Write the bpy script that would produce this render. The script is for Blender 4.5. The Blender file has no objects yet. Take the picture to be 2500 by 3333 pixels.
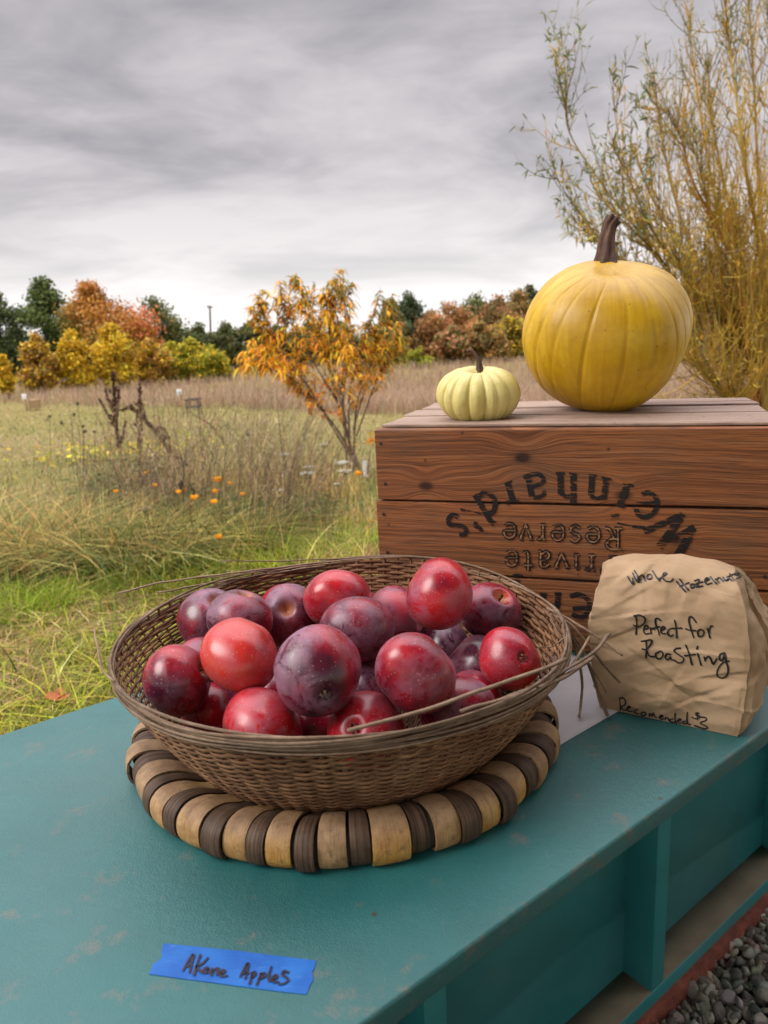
import bpy, math, random
import numpy as np
from mathutils import Vector, Matrix
from mathutils.bvhtree import BVHTree
random.seed(7); RG = np.random.default_rng(7)
S = bpy.context.scene; COL = S.collection
R_ = math.radians

# ------------------------------------------------------------ camera
F = 2400.0; PITCH, ROLL, TYAW, CYAW = R_(13.5123), R_(-2.89776), R_(52.9125), R_(70.8667)
EYE = np.array([0, 0, 1.10])
cp, sp, cr, sr = math.cos(PITCH), math.sin(PITCH), math.cos(ROLL), math.sin(ROLL)
FW = np.array([0, cp, -sp])
RT = cr * np.array([1, 0, 0.]) + sr * np.array([0, sp, cp])
UP = -sr * np.array([1, 0, 0.]) + cr * np.array([0, sp, cp])
cd_ = bpy.data.cameras.new('camera'); cam = bpy.data.objects.new('camera', cd_); COL.objects.link(cam)
m = Matrix.Identity(4)
for i in range(3):
    m[i][0], m[i][1], m[i][2], m[i][3] = RT[i], UP[i], -FW[i], EYE[i]
cam.matrix_world = m
cd_.sensor_fit = 'VERTICAL'; cd_.sensor_height = 36; cd_.sensor_width = 27; cd_.lens = F / 3333 * 36
cd_.clip_start = 0.02; cd_.clip_end = 3000
cd_.dof.use_dof = True; cd_.dof.focus_distance = 0.78; cd_.dof.aperture_fstop = 10
S.camera = cam

# ------------------------------------------------------------ world, sun, exposure
S.view_settings.view_transform = 'Standard'; S.view_settings.look = 'None'
S.view_settings.exposure = 0.5; S.view_settings.gamma = 1.0
SUN_EL, SUN_AZ = R_(40), R_(-106)          # azimuth from +y towards +x
W = bpy.data.worlds.new('World'); S.world = W; W.use_nodes = True


class NT:
    """small node builder"""
    def __init__(s, tree):
        s.t = tree; s.n = tree.nodes; s.l = tree.links
    def new(s, kind, **kw):
        n = s.n.new(kind)
        for k, v in kw.items(): setattr(n, k, v)
        return n
    def put(s, sock, v):
        if v is None: return
        if hasattr(v, 'is_output'): s.l.new(v, sock)
        else:
            if isinstance(v, (tuple, list)) and len(v) == 3 and len(getattr(sock, 'default_value', (0,) * 3)) == 4: v = (*v, 1)
            sock.default_value = v
    def math(s, op, a, b=None, c=None, clamp=False):
        n = s.new('ShaderNodeMath', operation=op, use_clamp=clamp)
        for i, v in enumerate((a, b, c)): s.put(n.inputs[i], v)
        return n.outputs[0]
    def vmath(s, op, a, b=None):
        n = s.new('ShaderNodeVectorMath', operation=op)
        s.put(n.inputs[0], a); s.put(n.inputs[1], b)
        return n.outputs['Value'] if op in ('LENGTH', 'DISTANCE', 'DOT_PRODUCT') else n.outputs[0]
    def mix(s, f, a, b, mode='MIX'):
        n = s.new('ShaderNodeMix', data_type='RGBA', blend_type=mode)
        s.put(n.inputs[0], f); s.put(n.inputs[6], a); s.put(n.inputs[7], b)
        return n.outputs[2]
    def obj(s): return s.new('ShaderNodeTexCoord').outputs['Object']
    def scale(s, v, sc, off=(0, 0, 0)):
        n = s.new('ShaderNodeMapping'); s.put(n.inputs[0], v); n.inputs['Scale'].default_value = sc; s.put(n.inputs['Location'], off)
        return n.outputs[0]
    def noise(s, vec, sc, det=4, ro=.55, dist=0, col=False):
        n = s.new('ShaderNodeTexNoise'); s.put(n.inputs['Vector'], vec)
        n.inputs['Scale'].default_value = sc; n.inputs['Detail'].default_value = det
        n.inputs['Roughness'].default_value = ro; n.inputs['Distortion'].default_value = dist
        return n.outputs['Color' if col else 'Fac']
    def vor(s, vec, sc, feat='F1', rnd=1):
        n = s.new('ShaderNodeTexVoronoi', feature=feat); s.put(n.inputs['Vector'], vec)
        n.inputs['Scale'].default_value = sc; n.inputs['Randomness'].default_value = rnd
        return n.outputs['Distance'], n.outputs.get('Color')
    def ramp(s, f, stops, interp='LINEAR'):
        n = s.new('ShaderNodeValToRGB'); s.put(n.inputs[0], f); cr_ = n.color_ramp; cr_.interpolation = interp
        while len(cr_.elements) < len(stops): cr_.elements.new(.5)
        for e, (p, c) in zip(cr_.elements, stops):
            e.position = p; e.color = (c, c, c, 1) if isinstance(c, (int, float)) else (*c, 1)
        return n.outputs[0]
    def step(s, f, a, b): return s.ramp(f, [(a, 0.0), (b, 1.0)]) if a < b else s.ramp(f, [(b, 1.0), (a, 0.0)])
    def sep(s, v):
        n = s.new('ShaderNodeSeparateXYZ'); s.put(n.inputs[0], v); return n.outputs
    def comb(s, x, y, z):
        n = s.new('ShaderNodeCombineXYZ')
        for i, v in enumerate((x, y, z)): s.put(n.inputs[i], v)
        return n.outputs[0]
    def bump(s, h, st=.3, dist=.002, nrm=None):
        n = s.new('ShaderNodeBump'); n.inputs['Strength'].default_value = st; n.inputs['Distance'].default_value = dist
        s.put(n.inputs['Height'], h); s.put(n.inputs['Normal'], nrm); return n.outputs[0]
    def attr(s, name='Col'):
        return s.new('ShaderNodeAttribute', attribute_name=name).outputs['Color']
    def info(s): return s.new('ShaderNodeObjectInfo')


def mat(name, fn, bump_only=False):
    mt = bpy.data.materials.new(name); mt.use_nodes = True
    t = NT(mt.node_tree); t.b = mt.node_tree.nodes['Principled BSDF']; t.out = mt.node_tree.nodes['Material Output']
    t.b.inputs['Specular IOR Level'].default_value = .5
    fn(t); return mt


def setp(t, color=None, rough=None, normal=None, spec=None, **kw):
    if color is not None: t.put(t.b.inputs['Base Color'], color)
    if rough is not None: t.put(t.b.inputs['Roughness'], rough)
    if normal is not None: t.put(t.b.inputs['Normal'], normal)
    if spec is not None: t.put(t.b.inputs['Specular IOR Level'], spec)
    for k, v in kw.items(): t.put(t.b.inputs[k], v)


# overcast sky: a cloud deck over a Nishita sky, brighter towards the zenith as a real overcast is
wt = NT(W.node_tree); wn = W.node_tree.nodes
bg = wn['Background']
dirv = wt.new('ShaderNodeTexCoord').outputs['Generated']
dx, dy, dz = wt.sep(dirv)
den = wt.math('ADD', wt.math('MAXIMUM', dz, 0.0), .22)
cl = wt.comb(wt.math('DIVIDE', dx, den), wt.math('DIVIDE', dy, den), 0.0)
rot = wt.new('ShaderNodeMapping'); wt.put(rot.inputs[0], cl); rot.inputs['Rotation'].default_value = (0, 0, R_(-32)); rot.inputs['Scale'].default_value = (.85, 1.15, 1)
n1 = wt.noise(rot.outputs[0], 1.1, 5, .52, .8)
n2 = wt.noise(rot.outputs[0], 4.2, 5, .6, .4)
nn = wt.math('ADD', wt.math('MULTIPLY', n1, .75), wt.math('MULTIPLY', n2, .25))
cloud = wt.ramp(nn, [(.36, (.245, .238, .258)), (.45, (.33, .315, .335)), (.52, (.41, .388, .405)), (.61, (.495, .467, .478))])
lift = wt.ramp(dz, [(.0, 1.0), (.05, .9), (.12, .35), (.22, .0)])
lift = wt.math('MULTIPLY', lift, wt.math('ADD', wt.math('MULTIPLY', n1, .9), .55), clamp=True)
cloud = wt.mix(lift, cloud, (.80, .77, .76))
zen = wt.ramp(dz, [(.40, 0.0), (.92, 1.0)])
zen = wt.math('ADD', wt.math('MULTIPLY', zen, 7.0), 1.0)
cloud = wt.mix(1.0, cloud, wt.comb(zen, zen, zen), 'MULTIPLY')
sky = wt.new('ShaderNodeTexSky', sky_type='NISHITA', sun_disc=False); sky.sun_elevation = SUN_EL; sky.sun_rotation = SUN_AZ
skyc = wt.mix(1.0, sky.outputs[0], (.05, .05, .05), 'MULTIPLY')
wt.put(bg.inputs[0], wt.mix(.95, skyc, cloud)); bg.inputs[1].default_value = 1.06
W.cycles.sampling_method = 'MANUAL'; W.cycles.sample_map_resolution = 512
sd = bpy.data.lights.new('sun', 'SUN'); sd.energy = 1.5; sd.angle = R_(30); sd.color = (1, .96, .9)
sun = bpy.data.objects.new('sun', sd); COL.objects.link(sun)
sv = Vector((math.sin(SUN_AZ) * math.cos(SUN_EL), math.cos(SUN_AZ) * math.cos(SUN_EL), math.sin(SUN_EL)))
sun.rotation_euler = sv.to_track_quat('Z', 'Y').to_euler(); sun.location = sv * 30


# ------------------------------------------------------------ helpers
def ray(x, y): return RT * ((x - 1250) / F) - UP * ((y - 1666.5) / F) + FW
def onz(x, y, z): d = ray(x, y); return EYE + d * ((z - EYE[2]) / d[2])
def onv(x, y, p0, n): d = ray(x, y); return EYE + d * (((p0 - EYE) @ n) / (d @ n))
def aty(x, y, dist): d = ray(x, y); return EYE + d * (dist / d[1])
TOP = 0.70                                    # counter top height
TD = np.array([math.sin(TYAW), math.cos(TYAW), 0]); TN = np.array([math.cos(TYAW), -math.sin(TYAW), 0])
CX = np.array([math.sin(CYAW), -math.cos(CYAW), 0]); CD = np.array([math.cos(CYAW), math.sin(CYAW), 0]); ZZ = np.array([0, 0, 1.])


def tag(o, label=None, cat=None, group=None, kind=None):
    if label: o['label'] = label
    if cat: o['category'] = cat
    if group: o['group'] = group
    if kind: o['kind'] = kind
    return o


def thing(name, label, cat, loc=(0, 0, 0), group=None):
    o = bpy.data.objects.new(name, None); COL.objects.link(o); o.location = Vector(loc); o.empty_display_size = .05
    return tag(o, label, cat, group)


def raw(name, V, Fc, mt, parent=None, C=None, smooth=False, loc=None):
    """world-space vertices -> one mesh object (local to its parent's or own origin)"""
    V = np.asarray(V, float)
    org = np.array(parent.location) if parent else (np.asarray(loc, float) if loc is not None else np.zeros(3))
    me = bpy.data.meshes.new(name)
    if isinstance(Fc, np.ndarray):
        me.vertices.add(len(V)); me.vertices.foreach_set('co', (V - org).astype(np.float32).ravel())
        k = Fc.shape[1]
        me.loops.add(Fc.size); me.loops.foreach_set('vertex_index', Fc.astype(np.int32).ravel())
        me.polygons.add(len(Fc)); me.polygons.foreach_set('loop_start', (np.arange(len(Fc)) * k).astype(np.int32))
        me.update(calc_edges=True)
    else:
        me.from_pydata([tuple(v) for v in V - org], [], [tuple(f) for f in Fc]); me.update()
    if C is not None:
        a = me.attributes.new('Col', 'FLOAT_COLOR', 'POINT')
        C = np.asarray(C); 
        if C.shape[1] == 3: C = np.c_[C, np.ones(len(C))]
        a.data.foreach_set('color', C.astype(np.float32).ravel())
    if smooth: me.polygons.foreach_set('use_smooth', np.ones(len(me.polygons), bool))
    me.materials.append(mt)
    o = bpy.data.objects.new(name, me); COL.objects.link(o)
    if parent: o.parent = parent
    elif loc is not None: o.location = Vector(loc)
    return o


def merge(parts):
    Vs, Fs, Cs, k = [], [], [], 0
    for p in parts:
        Vs.append(p[0]); Fs.append(p[1] + k); k += len(p[0])
        if len(p) > 2 and p[2] is not None: Cs.append(p[2])
    return np.concatenate(Vs), np.concatenate(Fs), (np.concatenate(Cs) if Cs else None)


def ribbons(P, side, Wd, C=None):
    N, s = P.shape[:2]
    if side.ndim == 2: side = np.repeat(side[:, None], s, 1)
    V = np.stack([P - side * Wd[..., None] / 2, P + side * Wd[..., None] / 2], 2).reshape(-1, 3)
    b = (np.arange(N) * s * 2)[:, None] + (np.arange(s - 1) * 2)[None]
    Fq = np.stack([b, b + 1, b + 3, b + 2], -1).reshape(-1, 4)
    Cv = None if C is None else (np.repeat(C, s * 2, 0) if C.ndim == 2 else np.repeat(C.reshape(-1, 3), 2, 0))
    return V, Fq, Cv


def tubes(P, Rr, sides=5, C=None, flat=None, ref=None, cap=True):
    """swept tubes; flat=(a,b) scales the two cross axes"""
    P = np.asarray(P, float); N, s = P.shape[:2]
    T = np.gradient(P, axis=1); T /= np.linalg.norm(T, axis=-1, keepdims=True) + 1e-12
    ref = np.array([.21, .13, .97]) if ref is None else np.asarray(ref)
    A = np.cross(T, np.broadcast_to(ref, T.shape)); A /= np.linalg.norm(A, axis=-1, keepdims=True) + 1e-12
    B = np.cross(A, T)
    a, b_ = flat if flat else (1, 1)
    ang = np.arange(sides) / sides * 2 * np.pi + np.pi / sides
    V = P[:, :, None] + (A[:, :, None] * (np.cos(ang) * a)[None, None, :, None] + B[:, :, None] * (np.sin(ang) * b_)[None, None, :, None]) * np.asarray(Rr)[..., None, None]
    V = V.reshape(-1, 3)
    k = np.arange(sides); base = (np.arange(N) * s * sides)[:, None, None] + (np.arange(s - 1) * sides)[None, :, None]
    f0 = base + k; f1 = base + (k + 1) % sides
    Fq = np.stack([f0, f1, f1 + sides, f0 + sides], -1).reshape(-1, 4)
    if cap and sides == 4:
        e = (np.arange(N) * s * sides)[:, None]
        Fq = np.concatenate([Fq, e + np.array([3, 2, 1, 0]), e + (s - 1) * sides + np.array([0, 1, 2, 3])])
    Cv = None if C is None else np.repeat(C, s * sides, 0)
    return V, Fq, Cv


def spline(pts, n):
    """Catmull-Rom through pts, n samples"""
    p = np.asarray(pts, float)
    if len(p) == 2:
        t = np.linspace(0, 1, n)[:, None]; return p[0] * (1 - t) + p[1] * t
    q = np.vstack([2 * p[0] - p[1], p, 2 * p[-1] - p[-2]])
    L = np.r_[0, np.cumsum(np.linalg.norm(np.diff(p, axis=0), axis=1) + 1e-9)]
    u = np.interp(np.linspace(0, L[-1], n), L, np.arange(len(p)))
    i = np.minimum(u.astype(int), len(p) - 2); t = (u - i)[:, None]
    a, b, c, d = q[i], q[i + 1], q[i + 2], q[i + 3]
    return .5 * (2 * b + (c - a) * t + (2 * a - 5 * b + 4 * c - d) * t ** 2 + (3 * b - a - 3 * c + d) * t ** 3)


def box(o, ex, ey, ez, sx, sy, sz, jit=0):
    """box from corner o along ex,ey,ez; returns verts, faces"""
    o = np.asarray(o, float)
    V = np.array([o + ex * (sx * i) + ey * (sy * j) + ez * (sz * k) for k in (0, 1) for j in (0, 1) for i in (0, 1)])
    if jit: V = V + RG.normal(0, jit, V.shape)
    return V, np.array([[0, 2, 3, 1], [4, 5, 7, 6], [0, 1, 5, 4], [2, 6, 7, 3], [0, 4, 6, 2], [1, 3, 7, 5]])


def bevel(o, w, seg=2):
    mo = o.modifiers.new('bevel', 'BEVEL'); mo.width = w; mo.segments = seg; mo.limit_method = 'ANGLE'; mo.angle_limit = R_(40)
    return o


def boxpart(name, o, ex, ey, ez, sx, sy, sz, mt, parent, bv=.0015, jit=0):
    V, Fq = box(o, ex, ey, ez, sx, sy, sz, jit)
    return bevel(raw(name, V, Fq, mt, parent), bv)


_P = RG.random((64, 64))
def vnoise(x, y, sc):
    """smooth value noise on numpy arrays"""
    x = np.asarray(x) * sc + 31.7; y = np.asarray(y) * sc + 17.3
    i, j = np.floor(x).astype(int), np.floor(y).astype(int); u, v = x - i, y - j
    u, v = u * u * (3 - 2 * u), v * v * (3 - 2 * v)
    g = lambda a, b: _P[a % 64, b % 64]
    return (g(i, j) * (1 - u) + g(i + 1, j) * u) * (1 - v) + (g(i, j + 1) * (1 - u) + g(i + 1, j + 1) * u) * v


def fbm(x, y, sc): return .55 * vnoise(x, y, sc) + .3 * vnoise(x, y, sc * 2.3) + .15 * vnoise(x, y, sc * 5.1)


def gz(x, y):
    """terrain height behind the counter: gently down to the flat field"""
    x = np.asarray(x, float); y = np.asarray(y, float)
    z = np.interp(y, [-3, 2, 4.7, 8, 15, 25, 40, 90, 400], [-.13, -.13, -.22, -.47, -.88, -1.3, -1.5, -1.5, -1.5])
    k = np.clip((y - 1.2) / 3, 0, 1)
    return z + k * ((fbm(x, y, .5) - .5) * .16 + (vnoise(x, y, 1.7) - .5) * .05)


def hit(px, py):
    """where the ray through an image point meets the terrain"""
    d = ray(px, py); a, b = .5, 300.
    g = lambda t: (EYE + d * t)[2] - gz(*(EYE + d * t)[:2])
    ts = np.r_[np.linspace(.8, 12, 200), np.linspace(12.1, 300, 600)]
    P = EYE + d * ts[:, None]; q = np.where(P[:, 2] - gz(P[:, 0], P[:, 1]) < 0)[0]
    if not len(q): return EYE + d * 90
    a, b = ts[max(q[0] - 1, 0)], ts[q[0]]
    for _ in range(20):
        c = (a + b) / 2
        if g(c) > 0: a = c
        else: b = c
    return EYE + d * b


def unit(v): v = np.asarray(v, float); return v / (np.linalg.norm(v, axis=-1, keepdims=True) + 1e-12)


# ------------------------------------------------------------ materials
def leafmat(name, tr=.35, rough=.6, spec=.3):
    def fn(t):
        c = t.attr()
        setp(t, c, rough, spec=spec)
        tl = t.new('ShaderNodeBsdfTranslucent'); t.put(tl.inputs[0], c)
        mx = t.new('ShaderNodeMixShader'); mx.inputs[0].default_value = tr
        t.l.new(t.b.outputs[0], mx.inputs[1]); t.l.new(tl.outputs[0], mx.inputs[2]); t.l.new(mx.outputs[0], t.out.inputs[0])
    return mat(name, fn)
M_LEAF = leafmat('leaf'); M_GRASS = leafmat('grass_blade', .3, .65, .25)
M_TWIG = mat('twig', lambda t: setp(t, t.attr(), .8, spec=.2))


def f_ground(t):
    o = t.obj(); a = t.noise(o, .35, 5, .6); b = t.noise(o, 6, 6, .65); c = t.noise(o, 60, 4, .7)
    far = t.step(t.sep(o)[1], 9, 22)
    col = t.ramp(b, [(.3, (.13, .12, .03)), (.5, (.24, .21, .06)), (.68, (.33, .26, .12))])
    col2 = t.ramp(a, [(.35, (.22, .20, .085)), (.5, (.29, .235, .12)), (.62, (.36, .27, .17))])
    col = t.mix(far, col, col2)
    col = t.mix(t.step(c, .35, .65), t.mix(.55, col, (.05, .045, .015)), col)
    setp(t, col, .95, t.bump(c, .8, .03), .1)
M_GROUND = mat('ground', f_ground)


def f_teal(t, worn=1.0, base=(.018, .124, .123)):
    o = t.obj()
    a = t.noise(o, 5, 4, .6); b = t.noise(o, 26, 6, .68); g = t.noise(o, 700, 3, .6); st = t.noise(o, 2.2, 3, .5)
    col = t.mix(t.step(a, .3, .7), tuple(x * .78 for x in base), tuple(x * 1.2 for x in base))
    col = t.mix(t.math('MULTIPLY', t.step(st, .40, .66), .36), col, (.115, .175, .17))            # chalky dust
    spk = t.math('MULTIPLY', t.step(b, .575, .68), t.step(g, .40, .58))
    col = t.mix(t.math('MULTIPLY', spk, .8 * worn), col, (.20, .15, .115))
    if worn == 1:      # paint worn off along the front edge
        e = t.math('ABSOLUTE', t.math('SUBTRACT', t.math('SUBTRACT', .57, t.vmath('DOT_PRODUCT', o, tuple(TN))), .3035))
        e = t.math('MULTIPLY', t.step(e, .004, .001), t.step(t.noise(o, 60, 5, .7), .53, .62)); col = t.mix(t.math('MULTIPLY', e, .4), col, (.20, .12, .075))
        scr = t.noise(t.scale(o, (300, 18, 1)), 1, 3, .6); col = t.mix(t.math('MULTIPLY', t.step(scr, .70, .78), .35), col, (.16, .21, .21))
    d, _ = t.vor(o, 18)
    col = t.mix(t.math('MULTIPLY', t.step(d, .045, .03), .8 * worn), col, (.06, .035, .02))     # little knocks
    g2 = t.noise(t.scale(o, (1, 1, 1)), 160, 3, .6)
    h = t.math('ADD', g, t.math('MULTIPLY', g2, .9))
    setp(t, col, t.math('ADD', t.math('MULTIPLY', b, .12), .33), t.bump(h, .4, .0013), .5)
M_TEAL = mat('teal_paint', f_teal)
M_TEAL2 = mat('teal_paint_wall', lambda t: f_teal(t, .25, (.027, .225, .23)))
M_BAY = mat('bay_floor', lambda t: setp(t, t.ramp(t.noise(t.obj(), 14, 5), [(.3, (.13, .105, .065)), (.7, (.22, .185, .12))]), .85, t.bump(t.noise(t.obj(), 120), .3)))
M_FOOT = mat('red_footing', lambda t: setp(t, t.ramp(t.noise(t.obj(), 30, 6, .65), [(.3, (.10, .025, .014)), (.6, (.22, .06, .034)), (.8, (.30, .15, .11))]), .9, t.bump(t.noise(t.obj(), 60, 5), .8, .006)))


def f_stone(t):
    r = t.info(); c = t.attr()
    n = t.noise(t.obj(), 160, 5, .6)
    setp(t, t.mix(t.step(n, .3, .7), t.mix(1.0, c, (.7, .7, .7), 'MULTIPLY'), c), .8, t.bump(n, .5, .002), .3)
M_STONE = mat('gravel_stone', f_stone)


def f_crate(t, top=False):
    o = t.obj(); x, y, z = t.sep(o)
    if top: u, v, w_ = x, y, z
    else: u, v, w_ = x, z, y
    rnd = t.info().outputs['Random']
    warp = t.noise(t.comb(t.math('MULTIPLY', u, 3.2), t.math('MULTIPLY', v, 9), rnd), 1, 3, .5)
    vv = t.math('ADD', v, t.math('MULTIPLY', warp, .020))
    kmask = None
    knots = [] if top else [(-.047, .2475, .0085), (-.169, .2105, .0065), (.070, .2035, .006), (-.262, .118, .004), (.13, .15, .005)]
    for kx, kz, kr in knots:
        d = t.vmath('LENGTH', t.comb(t.math('MULTIPLY', t.math('SUBTRACT', u, kx), .62), t.math('SUBTRACT', v, kz), 0))
        sg = t.math('MULTIPLY', t.math('SUBTRACT', v, kz), t.math('EXPONENT', t.math('MULTIPLY', t.math('POWER', t.math('DIVIDE', d, kr * 2.6), 2), -1)))
        vv = t.math('ADD', vv, t.math('MULTIPLY', sg, 1.5))
        k = t.step(d, kr * 1.0, kr * .55); kmask = k if kmask is None else t.math('MAXIMUM', kmask, k)
    q = t.comb(t.math('MULTIPLY', u, 1.5), t.math('MULTIPLY', vv, 92), t.math('MULTIPLY', rnd, 40))
    ring = t.noise(q, 2.6, 4, .6)
    fib = t.noise(t.comb(t.math('MULTIPLY', u, 14), t.math('MULTIPLY', vv, 420), rnd), 1.4, 4, .65)
    lg = t.noise(o, 9, 4, .6)
    if top:
        col = t.ramp(ring, [(.3, (.22, .145, .11)), (.5, (.37, .26, .20)), (.7, (.46, .345, .275))])
        dk = (.10, .06, .04)
    else:
        col = t.ramp(ring, [(.26, (.115, .038, .014)), (.44, (.205, .075, .028)), (.56, (.27, .105, .040)), (.74, (.36, .165, .07))])
        dk = (.05, .019, .01)
        col = t.mix(t.math('MULTIPLY', t.step(lg, .48, .72), .45), col, (.13, .085, .055))
        hot = t.math('MULTIPLY', t.step(ring, .50, .53), t.step(ring, .58, .54))
        col = t.mix(t.math('MULTIPLY', hot, .6), col, (.36, .115, .028))
    col = t.mix(t.math('MULTIPLY', t.step(fib, .52, .36), .5), col, dk)
    if kmask is not None: col = t.mix(t.math('MULTIPLY', kmask, .92), col, (.022, .010, .007))
    if not top:
        dn = t.step(t.noise(t.comb(t.math('MULTIPLY', u, 8), t.math('MULTIPLY', v, 60), 3), 1.2, 4, .6), .66, .8)
        col = t.mix(t.math('MULTIPLY', dn, .6), col, (.03, .014, .009))
    dm, _ = t.vor(t.scale(o, (1, 1, 1)), 26)
    col = t.mix(t.math('MULTIPLY', t.step(dm, .07, .04), .7), col, (.03, .02, .015))
    h = t.math('ADD', t.math('MULTIPLY', ring, .6), t.math('MULTIPLY', fib, .9))
    setp(t, col, .68, t.bump(h, .8, .0016), .3)
M_CRATE = mat('crate_wood', f_crate); M_SLAT = mat('crate_slat_wood', lambda t: f_crate(t, True))


def f_stencil(t):
    o = t.obj(); x, y, z = t.sep(o)
    n = t.noise(t.comb(t.math('MULTIPLY', x, 30), 0, t.math('MULTIPLY', z, 320)), 1.3, 4, .65)
    setp(t, (.012, .011, .011), .6, spec=.3)
    tr = t.new('ShaderNodeBsdfTransparent'); mx = t.new('ShaderNodeMixShader')
    t.put(mx.inputs[0], t.step(n, .47, .425)); t.l.new(t.b.outputs[0], mx.inputs[1]); t.l.new(tr.outputs[0], mx.inputs[2]); t.l.new(mx.outputs[0], t.out.inputs[0])
M_STENCIL = mat('black_stencil_paint', f_stencil)
M_BARE = mat('bare_wood_letter', lambda t: setp(t, t.ramp(t.noise(t.scale(t.obj(), (20, 1, 260)), 1.2, 4), [(.40, (.04, .018, .009)), (.62, (.36, .19, .08))]), .7))
M_INK = mat('marker_ink', lambda t: setp(t, (.012, .010, .012), .45))
M_INK2 = mat('purple_black_ink', lambda t: setp(t, (.016, .008, .018), .4))


def f_tape(t):
    o = t.obj(); n = t.noise(t.scale(o, (90, 400, 1)), 1, 3); b = t.noise(o, 40, 4)
    c = t.ramp(b, [(.3, (.008, .088, .38)), (.7, (.018, .15, .50))])
    setp(t, t.mix(t.math('MULTIPLY', t.step(n, .6, .8), .3), c, (.2, .4, .75)), .55, t.bump(n, .5, .0006), .35)
M_TAPE = mat('blue_masking_tape', f_tape)


def f_bag(t):
    o = t.obj(); a = t.noise(o, 22, 5, .6); b = t.noise(o, 300, 4, .6); c = t.noise(o, 1500, 2)
    col = t.ramp(a, [(.3, (.33, .215, .12)), (.55, (.42, .287, .172)), (.75, (.47, .33, .205))])
    d, _ = t.vor(o, 190)
    col = t.mix(t.math('MULTIPLY', t.step(d, .1, .05), .5), col, (.16, .09, .05))
    setp(t, col, .8, t.bump(t.math('ADD', b, t.math('MULTIPLY', c, .4)), .25, .0007), .25)
M_BAG = mat('kraft_paper', f_bag)
M_PAPER = mat('white_paper', lambda t: setp(t, t.ramp(t.noise(t.obj(), 20, 4), [(.3, (.50, .49, .52)), (.7, (.62, .61, .63))]), .7, t.bump(t.noise(t.obj(), 60, 3), .15, .002)))


def f_apple(t):
    o = t.obj(); inf = t.info(); oc = inf.outputs['Color']; cr_, cg, cb = t.new('ShaderNodeSeparateColor'), None, None
    t.put(cr_.inputs[0], oc); red, bloom, org = cr_.outputs[0], cr_.outputs[1], cr_.outputs[2]
    off = t.vmath('SCALE', (17., 9., 13.)); 
    sc_ = t.new('ShaderNodeVectorMath', operation='SCALE'); sc_.inputs[0].default_value = (17, 9, 13); t.put(sc_.inputs['Scale'], inf.outputs['Random'])
    p = t.vmath('ADD', o, sc_.outputs[0])
    x, y, z = t.sep(o)
    lg = t.noise(p, 21, 4, .55, .3)
    pole = t.vmath('LENGTH', t.comb(x, y, 0))
    ang = t.math('ARCTAN2', y, x)
    stk = t.noise(t.comb(t.math('MULTIPLY', ang, 5.5), t.math('MULTIPLY', z, 14), inf.outputs['Random']), 2.2, 4, .6)
    v = t.math('ADD', t.math('MULTIPLY', lg, 1.75), t.math('ADD', t.math('MULTIPLY', stk, .42), t.math('MULTIPLY', red, .9)))
    col = t.ramp(t.math('SUBTRACT', v, 1.12), [(.06, (.045, .005, .018)), (.25, (.10, .004, .016)), (.48, (.28, .004, .016)), (.82, (.50, .009, .016))])
    col = t.mix(t.math('MULTIPLY', org, t.step(lg, .3, .7)), col, (.60, .07, .02))
    # waxy bloom, rubbed off in patches
    bn = t.noise(p, 19, 4, .55, .3); rub = t.noise(p, 60, 5, .7, 1.2)
    bm = t.math('MULTIPLY', t.math('MULTIPLY', t.step(bn, .42, .60), t.step(rub, .38, .50)), bloom)
    bm = t.math('ADD', bm, t.math('MULTIPLY', bloom, .06))
    col = t.mix(t.math('MULTIPLY', bm, .70), col, (.30, .15, .22))
    d, _ = t.vor(p, 270); d2, _ = t.vor(p, 160)
    dots = t.math('MAXIMUM', t.step(d, .15, .07), t.step(d2, .085, .04))
    col = t.mix(t.math('MULTIPLY', dots, .65), col, (.62, .42, .38))
    cav = t.math('MULTIPLY', t.step(pole, .011, .003), t.step(z, .005, .015))
    col = t.mix(t.math('MULTIPLY', cav, .85), col, (.50, .17, .045))
    setp(t, col, t.math('ADD', t.math('MULTIPLY', bm, .32), .23), t.bump(t.noise(p, 130, 3), .06, .002), .5)
    t.b.inputs['Sheen Weight'].default_value = .07; t.b.inputs['Sheen Roughness'].default_value = .35; t.b.inputs['Sheen Tint'].default_value = (.9, .75, .85, 1); t.b.inputs['Coat Weight'].default_value = .14; t.b.inputs['Coat Roughness'].default_value = .25
M_APPLE = mat('apple_skin', f_apple)
M_STEM = mat('dry_stem', lambda t: setp(t, t.ramp(t.noise(t.obj(), 300, 4), [(.3, (.05, .025, .012)), (.7, (.16, .09, .04))]), .8))


def f_pumpkin(t, c0, c1, c2, sc=1):
    o = t.obj(); a = t.noise(o, 9 * sc, 5, .6); b = t.noise(o, 60 * sc, 5, .6)
    x, y, z = t.sep(o); ang = t.math('ARCTAN2', y, x)
    stk = t.noise(t.comb(t.math('MULTIPLY', ang, 9), t.math('MULTIPLY', z, 6), 0), 1.3, 4, .6)
    col = t.ramp(t.math('ADD', t.math('MULTIPLY', a, .6), t.math('MULTIPLY', stk, .4)), [(.3, c0), (.5, c1), (.68, c2)])
    d, _ = t.vor(o, 75 * sc); d2, _ = t.vor(o, 33 * sc)
    sp_ = t.math('MULTIPLY', t.step(d, .12, .05), t.step(b, .44, .54))
    sp_ = t.math('MAXIMUM', sp_, t.math('MULTIPLY', t.step(d2, .06, .035), t.step(a, .5, .55)))
    col = t.mix(t.math('MULTIPLY', sp_, .75), col, (.16, .085, .02))
    col = t.mix(t.math('MULTIPLY', t.step(b, .48, .66), .35), col, c0)
    setp(t, col, .40, t.bump(t.math('ADD', b, t.noise(o, 14 * sc, 3)), .12, .004), .45)
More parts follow.
